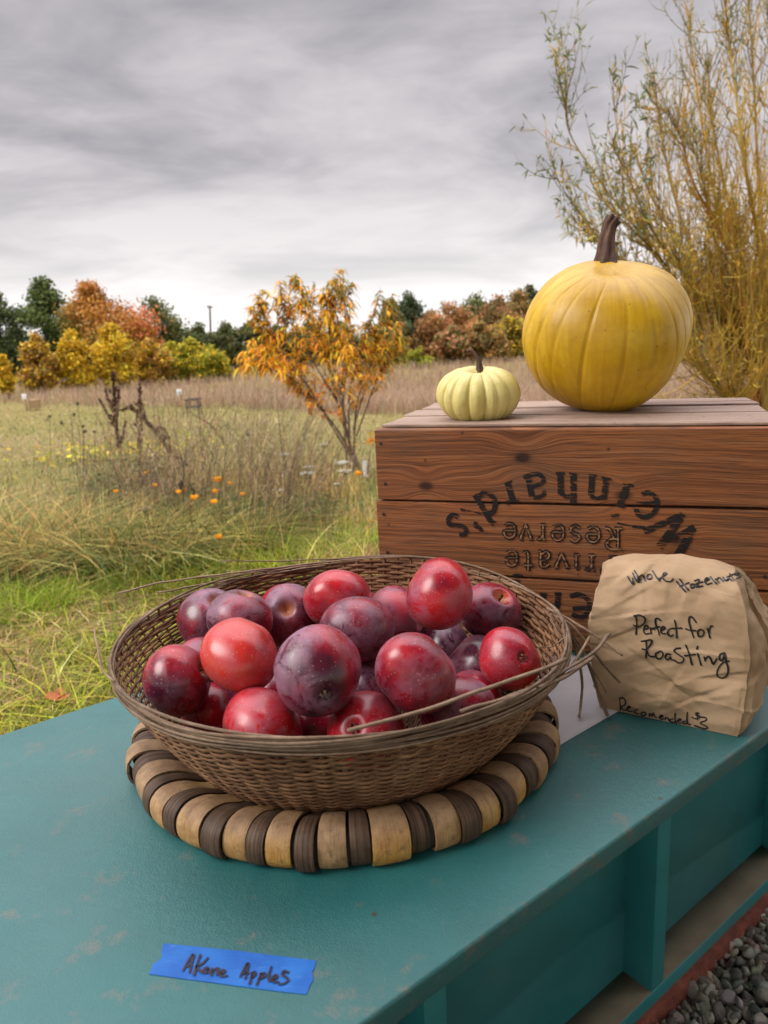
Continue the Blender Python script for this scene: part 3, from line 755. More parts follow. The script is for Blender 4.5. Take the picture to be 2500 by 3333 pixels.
# folded-over flat top and the bottom
tp = [V[-1, c] for c in range(nu)]; L = nu // 4
for c in range(0, L): Fl.append((((nz - 1) * nu + c), ((nz - 1) * nu + c + 1), (nz - 1) * nu + 3 * L - c - 1, (nz - 1) * nu + (3 * L - c) % nu))
Fl.append(tuple((nz - 1) * nu + L + k for k in range(L + 1))); Fl.append(tuple((nz - 1) * nu + (3 * L + k) % nu for k in range(L + 1)))
Fl.append(tuple(range(nu))[::-1])
bagm = raw('bag_body', Vt, Fl, M_BAG, bag, smooth=True)
for p in bagm.data.polygons:
    if len(p.vertices) > 4: p.use_smooth = False
mo = bagm.modifiers.new('creases', 'EDGE_SPLIT'); mo.split_angle = R_(16); mo.use_edge_sharp = False
BVH = BVHTree.FromPolygons([Vector(v) for v in Vt], [f for f in Fl if len(f) == 4])
def pen(strokes, conv, w, n=14):
    """marker strokes as thin raised ribbons that follow a surface; conv gives (point, normal)"""
    out = []
    for pts in strokes:
        P = spline(pts, max(n, 5 * len(pts))); q = [conv(*p) for p in P]; q = [a for a in q if a[0] is not None]
        if len(q) < 3: continue
        X = np.array([a[0] for a in q]); Nn = unit(np.array([a[1] for a in q])); T = unit(np.gradient(X, axis=0)); sd_ = unit(np.cross(Nn, T))
        ww = w * (1 + .18 * np.sin(np.linspace(0, 5, len(X)) + len(pts)))
        out.append(ribbons((X + Nn * .0008)[None], sd_[None], ww[None]))
        for k in (0, -1):      # round ends
            a = np.linspace(0, 2 * np.pi, 9)[:-1]; V = X[k] + Nn[k] * .00085 + (np.cos(a)[:, None] * T[k] + np.sin(a)[:, None] * sd_[k]) * ww[k] / 2
            out.append((V, np.array([[0, 1, 2, 7], [2, 3, 6, 7], [3, 4, 5, 6]]), None))
    V, Fq, _ = merge([(a, b, None) for a, b, *_ in out]); return V, Fq
def on_bag(ox, oy, sc):
    def c(x, y):
        d = ray(ox + x / sc, oy + y / sc); h = BVH.ray_cast(Vector(EYE), Vector(d).normalized())
        if h[0] is None: return None, None
        n = np.array(h[1]); n = n if n @ d < 0 else -n; return np.array(h[0]), unit(n + BN * -1.2)
    return c
WH = [[(178, 185), (205, 232), (235, 266), (232, 205)], [(232, 150), (262, 215), (300, 248), (285, 190)], [(250, 125), (300, 200), (318, 245)], [(300, 195), (335, 168), (365, 228)],
      [(400, 165), (385, 195), (410, 218), (440, 200), (425, 165), (400, 165)], [(445, 125), (480, 180), (520, 230)], [(520, 215), (580, 175), (600, 155), (570, 150), (555, 195), (590, 235), (640, 240), (668, 215)],
      [(705, 240), (752, 296), (800, 345)], [(740, 215), (785, 275), (830, 330)], [(745, 295), (835, 255)], [(895, 270), (860, 275), (865, 310), (895, 300), (905, 275), (915, 300), (935, 295)],
      [(900, 235), (950, 222), (925, 295), (985, 290)], [(920, 265), (985, 245)], [(1010, 245), (1055, 215), (1030, 205), (1012, 235), (1035, 270), (1085, 255)], [(1070, 190), (1105, 235), (1135, 262)],
      [(1125, 215), (1160, 250)], [(1135, 225), (1165, 200), (1205, 235)], [(1205, 195), (1235, 230), (1265, 215), (1250, 190)], [(1255, 195), (1295, 225)], [(1280, 160), (1325, 225)], [(1262, 190), (1310, 170)],
      [(1385, 165), (1345, 150), (1330, 165), (1375, 180), (1405, 190), (1350, 210)]]
PF = [[(270, 625), (275, 700), (268, 805)], [(245, 612), (310, 605), (360, 630), (360, 680), (310, 720), (255, 718), (240, 708)], [(350, 755), (395, 745), (390, 715), (365, 720), (350, 770), (370, 805), (410, 800)],
      [(425, 740), (430, 800)], [(430, 760), (455, 740), (465, 755)], [(530, 660), (505, 638), (478, 650), (485, 720), (510, 770), (520, 815)], [(455, 745), (520, 725)],
      [(535, 770), (580, 745), (565, 725), (540, 745), (545, 795), (590, 800)], [(650, 745), (620, 760), (610, 800), (640, 828), (670, 815)], [(685, 660), (700, 740), (705, 845)], [(655, 745), (760, 742)],
      [(915, 680), (880, 630), (850, 620), (838, 660), (860, 750), (890, 845)], [(805, 750), (850, 765), (910, 770)], [(960, 755), (935, 780), (945, 830), (985, 825), (1000, 785), (975, 755), (950, 760)],
      [(1040, 745), (1065, 845)], [(1055, 790), (1070, 730), (1090, 718)],
      [(375, 885), (380, 960), (375, 1060)], [(325, 885), (430, 870), (430, 910), (380, 970), (335, 968)], [(380, 970), (410, 1040), (465, 1048)], [(510, 1000), (480, 1020), (490, 1065), (530, 1070), (560, 1030), (540, 990), (505, 1000)],
      [(640, 1025), (600, 1020), (585, 1060), (610, 1085), (640, 1050), (645, 1080), (668, 1085)], [(745, 958), (700, 965), (680, 990), (730, 1030), (780, 1065), (770, 1105), (725, 1115), (680, 1085)],
      [(805, 925), (840, 1020), (870, 1135)], [(795, 1040), (905, 1025)], [(935, 1020), (970, 1140)], [(925, 965), (932, 940)], [(1005, 1055), (1015, 1095)], [(1010, 1085), (1050, 1045), (1075, 1075), (1100, 1130), (1140, 1070)],
      [(1220, 1010), (1175, 1030), (1170, 1080), (1205, 1085), (1222, 1010), (1240, 1095), (1262, 1180), (1250, 1250), (1195, 1280), (1145, 1255), (1150, 1190), (1200, 1120), (1275, 1095)]]
RC = [[(125, 145), (130, 200), (135, 265)], [(125, 140), (165, 140), (190, 175), (180, 210), (145, 235), (170, 265), (200, 265)], [(205, 250), (240, 235), (230, 225), (210, 245), (225, 280), (265, 275)], [(320, 260), (290, 270), (290, 295), (330, 305)],
      [(380, 285), (355, 305), (375, 325), (405, 315), (400, 290), (375, 290)], [(445, 335), (450, 305), (475, 330), (490, 300), (510, 340), (525, 345)], [(550, 345), (590, 335), (575, 320), (555, 345), (570, 365), (605, 360)],
      [(615, 365), (625, 345), (650, 360), (660, 385)], [(700, 360), (670, 370), (680, 395), (715, 395)], [(725, 300), (720, 350), (735, 410)], [(745, 385), (785, 370), (770, 362), (750, 385), (770, 408), (800, 400)],
      [(840, 385), (810, 390), (815, 412), (850, 410)], [(855, 290), (850, 360), (860, 415), (885, 420)], [(980, 300), (955, 298), (950, 320), (985, 330), (985, 350), (945, 360), (905, 345)], [(960, 300), (965, 370)],
      [(990, 340), (1055, 350), (1060, 375), (1010, 395), (995, 410), (1060, 440), (1070, 460), (1030, 465), (935, 435)]]
pa = [pen(WH, on_bag(1990, 1820, 3.318), .0017), pen(PF, on_bag(1990, 1820, 3.318), .00165), pen(RC, on_bag(1980, 2230, 3.318), .0015)]
for a, b in pa: raw('handwriting', a, b, M_INK, bag).parent = bagm

# ------------------------------------------------------------ blue tape
TS = lambda x, y: (onz(460 + x / 2.765, 3030 + y / 2.765, TOP + .0006), ZZ)
edge = [(200, 110), (350, 126), (540, 146), (700, 162), (880, 180), (1060, 203), (1240, 225), (1410, 246), (1578, 268), (1566, 300), (1555, 340), (1540, 358), (1535, 380), (1545, 410), (1548, 440), (1530, 470), (1510, 500), (1500, 535), (1488, 568), (1320, 552), (1160, 533), (1000, 512), (830, 490), (650, 465), (480, 442), (300, 420), (180, 402), (70, 385), (90, 345), (105, 300), (150, 268), (190, 235), (180, 205), (185, 170), (192, 140)]
E3 = np.array([TS(*e)[0] for e in edge]); cen = E3.mean(0)
tape = thing('masking_tape', 'blue masking tape with handwritten apple name stuck on the counter', 'tape', cen)
n = len(edge); V = np.vstack([E3, E3 - ZZ * .00045])
o = raw('tape_strip', V, [tuple(range(n))[::-1]] + [(k, (k + 1) % n, n + (k + 1) % n, n + k) for k in range(n)], M_TAPE, tape)
AK = [[(375, 365), (430, 265), (470, 220), (450, 300), (435, 380)], [(400, 320), (450, 325)], [(530, 225), (500, 310), (475, 400)], [(600, 250), (550, 300), (500, 325), (530, 365), (560, 385)],
      [(595, 335), (570, 345), (565, 375), (590, 380), (605, 345), (610, 380), (622, 385)], [(640, 350), (632, 405)], [(635, 380), (665, 350), (690, 345), (680, 400)], [(705, 395), (750, 375), (735, 360), (712, 380), (720, 415), (775, 410)],
      [(890, 420), (930, 340), (960, 298), (950, 370), (935, 435)], [(905, 390), (960, 385)], [(1000, 385), (975, 480)], [(995, 390), (1020, 375), (1025, 400), (985, 430)], [(1080, 390), (1040, 490)],
      [(1075, 395), (1110, 385), (1110, 415), (1055, 440)], [(1170, 330), (1150, 400), (1150, 450), (1175, 455)], [(1180, 445), (1220, 425), (1210, 405), (1185, 425), (1190, 465), (1235, 465)],
      [(1320, 380), (1285, 370), (1270, 400), (1310, 430), (1320, 455), (1285, 480), (1240, 488)]]
V, Fq = pen(AK, TS, .0016); raw('handwriting', V, Fq, M_INK2, tape).parent = o

# ------------------------------------------------------------ bark tray
TC = np.array([-.050, .6965, TOP])
tray = thing('bark_tray', 'round tray with a rim of alternating pale and dark bark bands', 'tray', TC)
PR = np.array([(.118, .0105), (.140, .0115), (.162, .0165), (.180, .0265), (.193, .0305), (.2025, .0300), (.2092, .0245), (.2110, .0155), (.2086, .006), (.200, .0015), (.189, .0015)])
PS = spline(PR, 40)
# core under the bands
nu = 120; th = np.linspace(0, 2 * np.pi, nu, endpoint=False)
core = np.vstack([[(0, .0075)], PS[::2] * [1, 1] + [-.0022, -.0008]]); core[:, 1] = np.maximum(core[:, 1], .0012); core = np.vstack([core, [(.0, .0012)]])
V = np.concatenate([np.c_[max(r, 1e-4) * np.cos(th), max(r, 1e-4) * np.sin(th), np.full(nu, z)] for r, z in core]) + TC
i = (np.arange(len(core) - 1) * nu)[:, None]; j = np.arange(nu)[None]
raw('tray_base', V, np.stack([i + j, i + nu + j, i + nu + (j + 1) % nu, i + (j + 1) % nu], -1).reshape(-1, 4), M_CORE, tray, smooth=True)
rgt = np.random.default_rng(4); NB = 31; ang = 0.02
wd = np.tile([.59, .41], NB) * (1 + rgt.normal(0, .15, 2 * NB)); wd = wd / wd.sum() * 2 * np.pi
TN_ = np.gradient(PS, axis=0); TN_ = unit(TN_); NRM = np.c_[TN_[:, 1] * -1, TN_[:, 0]]       # outward normal
sgn = np.sign((NRM[20] @ (PS[20] - np.array([.17, .0])))); NRM = NRM * sgn
for k in range(2 * NB):
    pale = k % 2 == 0; a0, a1 = ang, ang + wd[k]; ang = a1
    off = (.0008 if pale else .0001) + rgt.uniform(0, .0018); rs = 1 + rgt.normal(0, .009); skew = rgt.normal(0, .018); g = .055 * (a1 - a0)
    na, ns = 9, 40; U = np.linspace(0, 1, na); rows = []
    for lay in (1, 0):
        for s_ in range(ns):
            t = s_ / (ns - 1); tw = skew * (t - .3) * 1.0 + .022 * (1 - t) ** 2
            wob = .012 * math.sin(t * 7 + k) * (a1 - a0)
            for u in U:
                a = a0 + g + (a1 - a0 - 2 * g) * u + tw + wob
                e = off + lay * (.0014 + .0002 * math.sin(math.pi * u)) + (-.0012 if lay == 0 else 0) - .0004 * (abs(2 * u - 1) ** 8) * lay
                r, z = PS[s_] * [rs, 1] + NRM[s_] * e
                rows.append((r * math.cos(a), r * math.sin(a), max(z, .0004)))
    V = np.array(rows) + TC; Fl = []; Nn = ns * na
    for s_ in range(ns - 1):
        for q in range(na - 1):
            b = s_ * na + q; Fl.append((b, b + na, b + na + 1, b + 1)); b += Nn; Fl.append((b, b + 1, b + na + 1, b + na))
    for s_ in range(ns - 1):
        for q, fl in ((0, 0), (na - 1, 1)):
            b = s_ * na + q; f = (b, b + Nn, b + na + Nn, b + na); Fl.append(f if not fl else f[::-1])
    for s_ in (0, ns - 1):
        for q in range(na - 1): b = s_ * na + q; Fl.append((b, b + 1, b + 1 + Nn, b + Nn))
    o = raw('bark_band', V, Fl, M_PALE if pale else M_DARK, tray, smooth=True); o.color = (max(0, math.cos((a0 + a1) / 2 + 1.35)) ** 1.5, 0, 0, 1); tag(o, 'pale bark band' if pale else 'dark bark band')
    mo = o.modifiers.new('edge', 'EDGE_SPLIT'); mo.split_angle = R_(50)

# ------------------------------------------------------------ woven basket
BK = np.array([-.047, .694, TOP + .0165])
basket = thing('basket', 'round woven splint basket full of red apples with frayed reed ends', 'basket', BK)
RIM = [(2, .2155), (20, .2075), (45, .2085), (66, .219), (80, .2235), (95, .219), (110, .209), (131, .2065), (150, .2105), (170, .220), (184, .222), (200, .220), (222, .2135), (240, .2155), (266, .2135), (290, .2125), (308, .2155), (325, .223), (345, .219)]
ra = np.array([(a - 360, r) for a, r in RIM] + RIM + [(a + 360, r) for a, r in RIM], float)
def rim_r(t):      # smoothed measured outline, angle in radians
    d = np.degrees(np.asarray(t)) % 360; return sum(np.interp(d + o_, ra[:, 0], ra[:, 1]) for o_ in (-9, -4, 0, 4, 9)) / 5
BH = .103
def rim_z(t): t = np.asarray(t); return BH + .0035 * np.cos(t - 1.2) + .002 * np.sin(3 * t + .5)
def wall(t, v):    # v 0..1 bottom to rim -> point (no offset) and outward normal
    t = np.asarray(t, float); v = np.asarray(v, float)
    rt = rim_r(t); s = np.sin(np.clip(v, 0, 1.1) * np.pi / 2 * .86) / math.sin(math.pi / 2 * .86)
    r = .156 + (rt - .156) * (s * .62 + v * .38)
    z = rim_z(t) * (v ** 1.12)
    return np.stack([r * np.cos(t), r * np.sin(t), z], -1)
NS = 78; rgb = np.random.default_rng(9)
NR = 34; n2 = NS * 4
tt = np.arange(n2) / n2 * 2 * np.pi
parts = []
def nrm_at(t, v):
    e = 1e-3; a = wall(t + e, v) - wall(t - e, v); b = wall(t, v + e) - wall(t, v - e); return unit(np.cross(a, b))
for row in range(NR):
    v = (row + .55) / NR * .965
    jit = np.interp(np.arange(n2), np.arange(0, n2 + 12, 12), np.r_[rgb.normal(0, .0042, n2 // 12), 0, 0][:len(np.arange(0, n2 + 12, 12))])
    vv = np.clip(v + jit * (1.5 if row > 22 else .8), 0.004, .99); Pw = wall(tt, vv); Nw = nrm_at(tt, vv)
    wave = np.cos(tt * NS / 2 + row * np.pi) * .00125
    P = Pw + Nw * wave[:, None]; Tt = unit(np.roll(P, -1, 0) - np.roll(P, 1, 0)); Bn = unit(np.cross(Tt, Nw))
    lf = np.clip(np.cos(tt - 2.75), 0, 1) ** .7 * min(1, v * 1.6); h = (.0024 - .00095 * lf + .0001 * rgb.normal())[:, None] if True else 0; w_ = .0008
    ring = np.stack([P + Bn * h, P + Nw * w_, P - Bn * h, P - Nw * w_], 1).reshape(-1, 3)
    i = (np.arange(n2) * 4)[:, None]; j = np.arange(4)[None]
    Fq = np.stack([i + j, i + (j + 1) % 4, (i + 4) % (4 * n2) + (j + 1) % 4, (i + 4) % (4 * n2) + j], -1).reshape(-1, 4)
    c = np.interp(np.arange(n2), np.linspace(0, n2, 40), rgb.uniform(.72, 1.28, 40)) * rgb.uniform(.8, 1.15)
    parts.append((ring + BK, Fq, np.repeat(np.c_[c, c, c], 4, 0)))
V, Fq, C = merge(parts); raw('woven_wall', V, Fq, M_WEAVE, basket, C=C, smooth=False)
sv_ = np.linspace(0, 1.0, 16); ts = np.arange(NS) / NS * 2 * np.pi + np.pi / NS * 0
P = np.stack([np.stack([wall(t, v) for v in sv_]) for t in ts]) + BK
P = np.concatenate([np.repeat((BK + np.array([0, 0, .0012]))[None, None], NS, 0) * .35 + P[:, :1] * .65, P], 1)
Tm = np.stack([-np.sin(ts), np.cos(ts), 0 * ts], -1)
c = rgb.uniform(.8, 1.2, NS)
s2 = np.repeat(Tm[:, None], P.shape[1], 1)
Tg = unit(np.gradient(P, axis=1)); Nn = unit(np.cross(s2, Tg)); hw, ht = .0021, .0005
ring = np.stack([P + s2 * hw, P + Nn * ht, P - s2 * hw, P - Nn * ht], 2).reshape(-1, 3); sL = P.shape[1]
base = (np.arange(NS) * sL * 4)[:, None, None] + (np.arange(sL - 1) * 4)[None, :, None]; j = np.arange(4)
Fq = np.stack([base + j, base + (j + 1) % 4, base + 4 + (j + 1) % 4, base + 4 + j], -1).reshape(-1, 4)
raw('stakes', ring, Fq, M_WEAVE, basket, C=np.repeat(np.c_[c, c, c] * .9, sL * 4, 0))
# woven floor
fr = []
for k, r in enumerate(np.linspace(.012, .158, 48)):
    t = np.linspace(0, 2 * np.pi, 121); P = np.c_[r * np.cos(t), r * np.sin(t), .0026 + .0008 * np.cos(t * 20 + k * np.pi)] + BK
    fr.append(tubes(P[None], np.full((1, 121), 1.0), 4, np.array([[.8, .8, .8]]), flat=(.0016, .0009)))
V, Fq, C = merge(fr); raw('woven_floor', V, Fq, M_WEAVE, basket, C=C)
# rim: a bundle of long reeds running round, dipping over and under one another
rr_ = []
for k in range(11):
    t = np.linspace(0, 2 * np.pi, 241); ph = rgb.uniform(0, 6.28); fq = rgb.integers(2, 5)
    if 3 <= k < 6: t = np.linspace(rgb.uniform(2.4, 3.2), rgb.uniform(6.0, 7.2), 241)
    P = wall(t, np.full(241, .985)) + BK; rad = np.c_[np.cos(t), np.sin(t), 0 * t]
    P = P + rad * (.0008 + .0013 * np.cos(fq * t + ph) + .0012 * (k % 2))[:, None] + ZZ * (.0028 + .0026 * np.sin(fq * t + ph))[:, None] - ZZ * (.0011 * k)
    cc = rgb.uniform(.75, 1.3); rr_.append(tubes(P[None], np.full((1, 241), .00125 * rgb.uniform(.7, 1.2)), 5, np.array([[cc, cc, cc]])))
V, Fq, C = merge(rr_); raw('rim', V, Fq, M_REED, basket, C=C, smooth=True)
# loose reeds: image points with their height over the counter
LOOSE = [([(1330, 1812, .124), (1130, 1822, .126), (900, 1848, .128), (640, 1880, .126), (500, 1902, .124), (387, 1930, .121)], .0019),
         ([(1250, 1812, .124), (1000, 1822, .127), (860, 1826, .13), (717, 1824, .134)], .0014),
         ([(1180, 1822, .123), (1000, 1842, .124), (800, 1868, .125), (632, 1883, .125)], .0013),
         ([(1060, 1840, .120), (850, 1872, .121), (650, 1905, .122), (512, 1929, .122)], .0017),
         ([(1000, 1846, .118), (850, 1876, .116), (720, 1905, .114), (660, 1918, .112)], .0014),
         ([(370, 2220, .118), (330, 2170, .122), (316, 2100, .128), (308, 2048, .136)], .0012),
         ([(1130, 2378, .124), (1330, 2328, .128), (1560, 2250, .131), (1720, 2196, .133), (1843, 2145, .134)], .0022),
         ([(1500, 2318, .119), (1680, 2265, .116), (1800, 2220, .112), (1850, 2195, .110), (1930, 2138, .105)], .0024),
         ([(1640, 2275, .117), (1760, 2225, .114), (1840, 2180, .114), (1925, 2130, .118), (1984, 2062, .124)], .0019),
         ([(1700, 2268, .113), (1790, 2218, .110), (1860, 2165, .108), (1900, 2110, .112), (1921, 2074, .116)], .0015),
         ([(1780, 1980, .121), (1840, 2010, .118), (1930, 2065, .108), (2028, 2135, .090)], .0021),
         ([(1810, 2005, .120), (1870, 2045, .112), (1935, 2125, .090), (1990, 2190, .062), (2015, 2218, .048)], .0021),
         ([(1830, 2030, .118), (1865, 2085, .100), (1885, 2150, .066), (1897, 2225, .034), (1892, 2290, .014), (1886, 2337, .004)], .0018),
         ([(1835, 2030, .118), (1880, 2090, .095), (1920, 2170, .058), (1945, 2240, .028), (1978, 2334, .003)], .0024),
         ([(1838, 2040, .117), (1885, 2110, .092), (1930, 2180, .060), (1955, 2220, .045), (1975, 2258, .034)], .0015),
         ([(1805, 1985, .121), (1825, 2010, .124), (1838, 2060, .122), (1840, 2130, .116), (1828, 2180, .110)], .0014),
         ([(1790, 2000, .124), (1800, 2030, .118), (1820, 2065, .113), (1840, 2075, .112)], .0013),
         ([(1760, 2110, .10), (1800, 2105, .112), (1838, 2078, .120), (1843, 2072, .121)], .0012)]
for pts, r in LOOSE:
    P = spline(np.array([onz(x, y, TOP + z) for x, y, z in pts]), 30); n = len(P)
    P = P + np.c_[vnoise(P[:, 0] * 60, P[:, 1] * 60, 1), vnoise(P[:, 1] * 60, P[:, 2] * 60 + 5, 1), vnoise(P[:, 2] * 60, P[:, 0] * 60 + 9, 1)] * .0016 - .0008
    P[:, 2] = np.maximum(P[:, 2], TOP + .004)
    cc = rgb.uniform(.75, 1.35); V, Fq, C = tubes(P[None], np.full((1, n), r), 4, np.array([[cc, cc, cc]]), flat=(1.0, .6)); raw('loose_reed', V, Fq, M_REED, basket, C=C, smooth=False)

# ------------------------------------------------------------ apples
AP = {1: [.0521, .7047, .1425, .0359], 2: [-.0547, .7396, .1305, .033], 3: [-.1088, .7626, .1033, .0329], 4: [-.1541, .7148, .1218, .0328], 5: [-.1974, .762, .1058, .0342], 6: [-.1223, .8246, .0848, .0342], 7: [-.0321, .6709, .1227, .0339], 8: [-.1327, .6036, .1325, .0336], 9: [-.1916, .6044, .1105, .0302], 10: [-.0613, .5646, .1314, .0353], 11: [.0186, .5691, .124, .0339], 12: [-.1106, .5594, .0822, .0343], 13: [-.1722, .6335, .0615, .031], 14: [-.0248, .5625, .075, .033], 15: [.057, .7613, .0555, .0335], 16: [.1107, .6402, .0985, .0281], 17: [.1088, .7483, .1023, .0322], 18: [.0559, .5898, .0748, .0322], 19: [.0765, .6434, .0524, .0304], 20: [-.0336, .8346, .0702, .0338], 21: [.0302, .8178, .0764, .0335], 22: [-.1962, .6886, .0803, .0329], 23: [.0062, .7602, .0976, .0335], 24: [-.0221, .6683, .0563, .0343], 25: [.0884, .704, .0605, .033], 27: [-.0703, .6042, .0549, .033], 26: [-.1142, .6666, .0565, .0345]}
# per apple: (redness, bloom, orange), pole shown ('s'tem or 'c'alyx) at image px, label
AI = {1: ((.82, .75, .1), None, 'big bright red apple crowning the heap at the back right, above all others'),
      2: ((.74, .35, .05), None, 'deep red apple at the back middle, in front of the far basket wall'),
      3: ((.38, .85, .0), ('s', 617, 1312), 'dusky apple with an open stem hollow facing up, left of the middle'),
      4: ((.36, .95, .0), None, 'plum-purple bloomy apple behind the bright orange-red one'),
      5: ((.30, 1., .05), ('s', 470, 1290), 'dark plum apple with a pinkish top, farthest back on the left'),
      6: ((.40, 1., .0), None, 'mostly hidden pinkish apple just behind the one with the open stem hollow'),
      7: ((.36, .9, .0), None, 'purple-red bloomy apple in the middle of the heap, left of the crowning apple'),
      8: ((.92, .25, .6), ('s', 486, 1494), 'glossy orange-red apple, brightest of the heap, at front left'),
      9: ((.44, .45, .0), ('s', 447, 1440), 'dark red apple at the left end touching the basket wall'),
      10: ((.30, 1., .0), ('c', 704, 1508), 'largest dark purple apple at the front centre with its calyx facing low'),
      11: ((.50, 1., .0), ('s', 962, 1395), 'big purple and red apple at the front right, beside the dark centre one'),
      12: ((.78, .5, .1), None, 'bright red apple half sunk behind the front rim, left of centre'),
      13: ((.50, .55, .0), None, 'dull red apple at the front left, below the orange-red one'),
      14: ((.84, .4, .05), ('c', 762, 1572), 'red apple behind the front rim with a brown calyx facing out'),
      15: ((.12, 1., .0), None, 'blackish purple apple tucked behind the big front right apple'),
      16: ((.66, .3, .0), ('c', 1134, 1420), 'small speckled red apple at the right end showing its calyx'),
      17: ((.42, .7, .0), ('s', 1088, 1282), 'dark red apple at the back right against the basket wall'),
      18: ((.40, .9, .0), None, 'bloomy apple low behind the right front rim under a loose reed'),
      19: ((.62, .4, .0), None, 'red apple sunk between the speckled right one and the rim'),
      20: ((.82, .3, .1), None, 'small visible patch of red apple near the far wall'),
      21: ((.86, .4, .1), None, 'bright red apple in the gap left of the crowning apple'),
      22: ((.42, .8, .0), None, 'hidden reddish apple between the left end apple and the orange-red one'),
      23: ((.52, .6, .0), None, 'dark red apple peeping out behind the middle purple one'),
      24: ((.34, .7, .0), None, 'shadowed apple deep between the two big front apples'),
      25: ((.30, .6, .0), None, 'dark apple deep in the heap left of the small speckled one'),
      26: ((.40, .6, .0), None, 'shadowed apple deep between the orange-red and the dark centre apple'),
      27: ((.40, .5, .0), None, 'shadowed apple under the largest dark centre apple')}
def apple(k):
    x, y, z, R0 = AP[k]; C0 = np.array([x, y, z + TOP]); (red, bl, org), pole, label = AI[k]
    rg = np.random.default_rng(100 + k)
    root = thing('apple', label, 'apple', C0, 'red apples heaped in the basket')
    nv, nu = 56, 72; t = np.linspace(0, np.pi, nv); th = np.linspace(0, 2 * np.pi, nu, endpoint=False)
    sh = rg.uniform(.02, .06)
    rr = np.sin(t) * (1 + sh * np.cos(t) + .035 * np.sin(t) ** 2)
    zz = np.cos(t) * .955
    zz = zz - .30 * np.exp(-(rr / .235) ** 2) * (t < 1.5) + .17 * np.exp(-(rr / .20) ** 2) * (t > 1.6)
    lob = 1 + sum(rg.normal(0, .02) * np.cos(q * th + rg.uniform(0, 6)) for q in (1, 2, 3)) + .012 * np.cos(5 * th + rg.uniform(0, 6))
    tilt = rg.normal(0, .06, 2)
    L = []
    for a in range(nv):
        f_ = 1 + (lob - 1) * (.4 + 1.3 * (t[a] / np.pi))
        L.append(np.c_[rr[a] * f_ * np.cos(th), rr[a] * f_ * np.sin(th), zz[a] + tilt[0] * rr[a] * np.cos(th) + tilt[1] * rr[a] * np.sin(th)])
    V = np.concatenate(L) * R0
    if pole:
        ctr = C0; d = ray(pole[1] * 1.507, pole[2] * 1.507); d = d / np.linalg.norm(d); oc = EYE - ctr; b = oc @ d; c = oc @ oc - R0 ** 2; D = max(b * b - c, 0)
        ax = unit(EYE + d * (-b - math.sqrt(D)) - ctr); ax = ax if pole[0] == 's' else -ax
    else:      # turned so that neither end faces the camera
        w = unit(EYE - C0); ax = unit(np.cross(w, rg.normal(size=3)) + .35 * rg.normal() * w); ax = ax if ax[2] > 0 else -ax
    a1 = unit(np.cross(ax, rg.normal(size=3))); a2 = np.cross(ax, a1); M3 = np.stack([a1, a2, ax], 1)
    root.rotation_euler = Matrix(M3.tolist()).to_euler()
    def part(nm, Vl, Fl, mt):
        me = bpy.data.meshes.new(nm); me.from_pydata([tuple(v) for v in Vl], [], [tuple(map(int, f)) for f in Fl]); me.materials.append(mt)
        me.polygons.foreach_set('use_smooth', np.ones(len(me.polygons), bool)); o = bpy.data.objects.new(nm, me); COL.objects.link(o); o.parent = root; return o
    i = (np.arange(nv - 1) * nu)[:, None]; j = np.arange(nu)[None]
    o = part('skin', V, np.stack([i + j, i + nu + j, i + nu + (j + 1) % nu, i + (j + 1) % nu], -1).reshape(-1, 4), M_APPLE); o.color = (red, bl, org, 1)
    if pole and pole[0] == 's' and k not in (3, 5):
        P = spline(np.array([(0, 0, .60), (.01, .01, .78), (.05, .02, .93)]) * R0, 8); v, f_, _ = tubes(P[None], np.array([[.04] * 7 + [.055]]) * R0, 6); part('stem', v, f_, M_STEM)
    if pole and pole[0] == 'c':
        vs, fs = [], []
        for q in range(6):
            a = q * 1.05; p = np.array([(0.02, 0, -.78), (.09, .01, -.80), (.13, 0, -.90), (.07, .0, -.97)]) * R0; c_, s_ = math.cos(a), math.sin(a)
            p = np.c_[p[:, 0] * c_ - p[:, 1] * s_, p[:, 0] * s_ + p[:, 1] * c_, p[:, 2]]
            v, f_, _ = ribbons(spline(p, 8)[None], np.array([[-s_, c_, 0]]), (np.array([.07, .1, .1, .09, .08, .06, .04, .01]) * R0)[None]); vs.append((v, f_, None))
        v, f_, _ = merge(vs); part('calyx', v, f_, M_STEM)
    return root
for k in AP: apple(k)

# ------------------------------------------------------------ vegetation
def leaves(Cn, D, Ln, Wd, droop, C, seg=4, rg=RG):
    """leaf blades: base points, directions, lengths, widths, droop (metres of sag per leaf)"""
    N = len(Cn); s = np.linspace(0, 1, seg)
    P = Cn[:, None] + D[:, None] * (Ln[:, None] * s)[..., None]
    P[..., 2] -= droop[:, None] * s ** 2
    side = unit(np.cross(D, rg.normal(size=(N, 3)) * .5 + np.array([0, 0, 1.])))
    prof = np.sin(np.linspace(.12, .97, seg) * np.pi) ** .8
    return ribbons(P, side, Wd[:, None] * prof, C)


def blades(B, Hh, Wd, bend, C, seg=4, rg=RG, azi=None):
    """grass blades from base points, arching over in a random direction"""
    N = len(B); a = rg.uniform(0, 2 * np.pi, N) if azi is None else azi
    dirh = np.c_[np.cos(a), np.sin(a), 0 * a]; s = np.linspace(0, 1, seg)
    P = B[:, None] + dirh[:, None] * (bend * Hh)[:, None, None] * (s ** 2)[None, :, None]
    P[..., 2] += Hh[:, None] * (s * (1 - .42 * np.minimum(bend, 1.3)[:, None] * s))
    sa = a + rg.uniform(.6, 2.5, N); side = np.c_[np.cos(sa), np.sin(sa), 0 * sa]
    return ribbons(P, side, Wd[:, None] * (1 - .85 * s ** 1.6)[None], C)


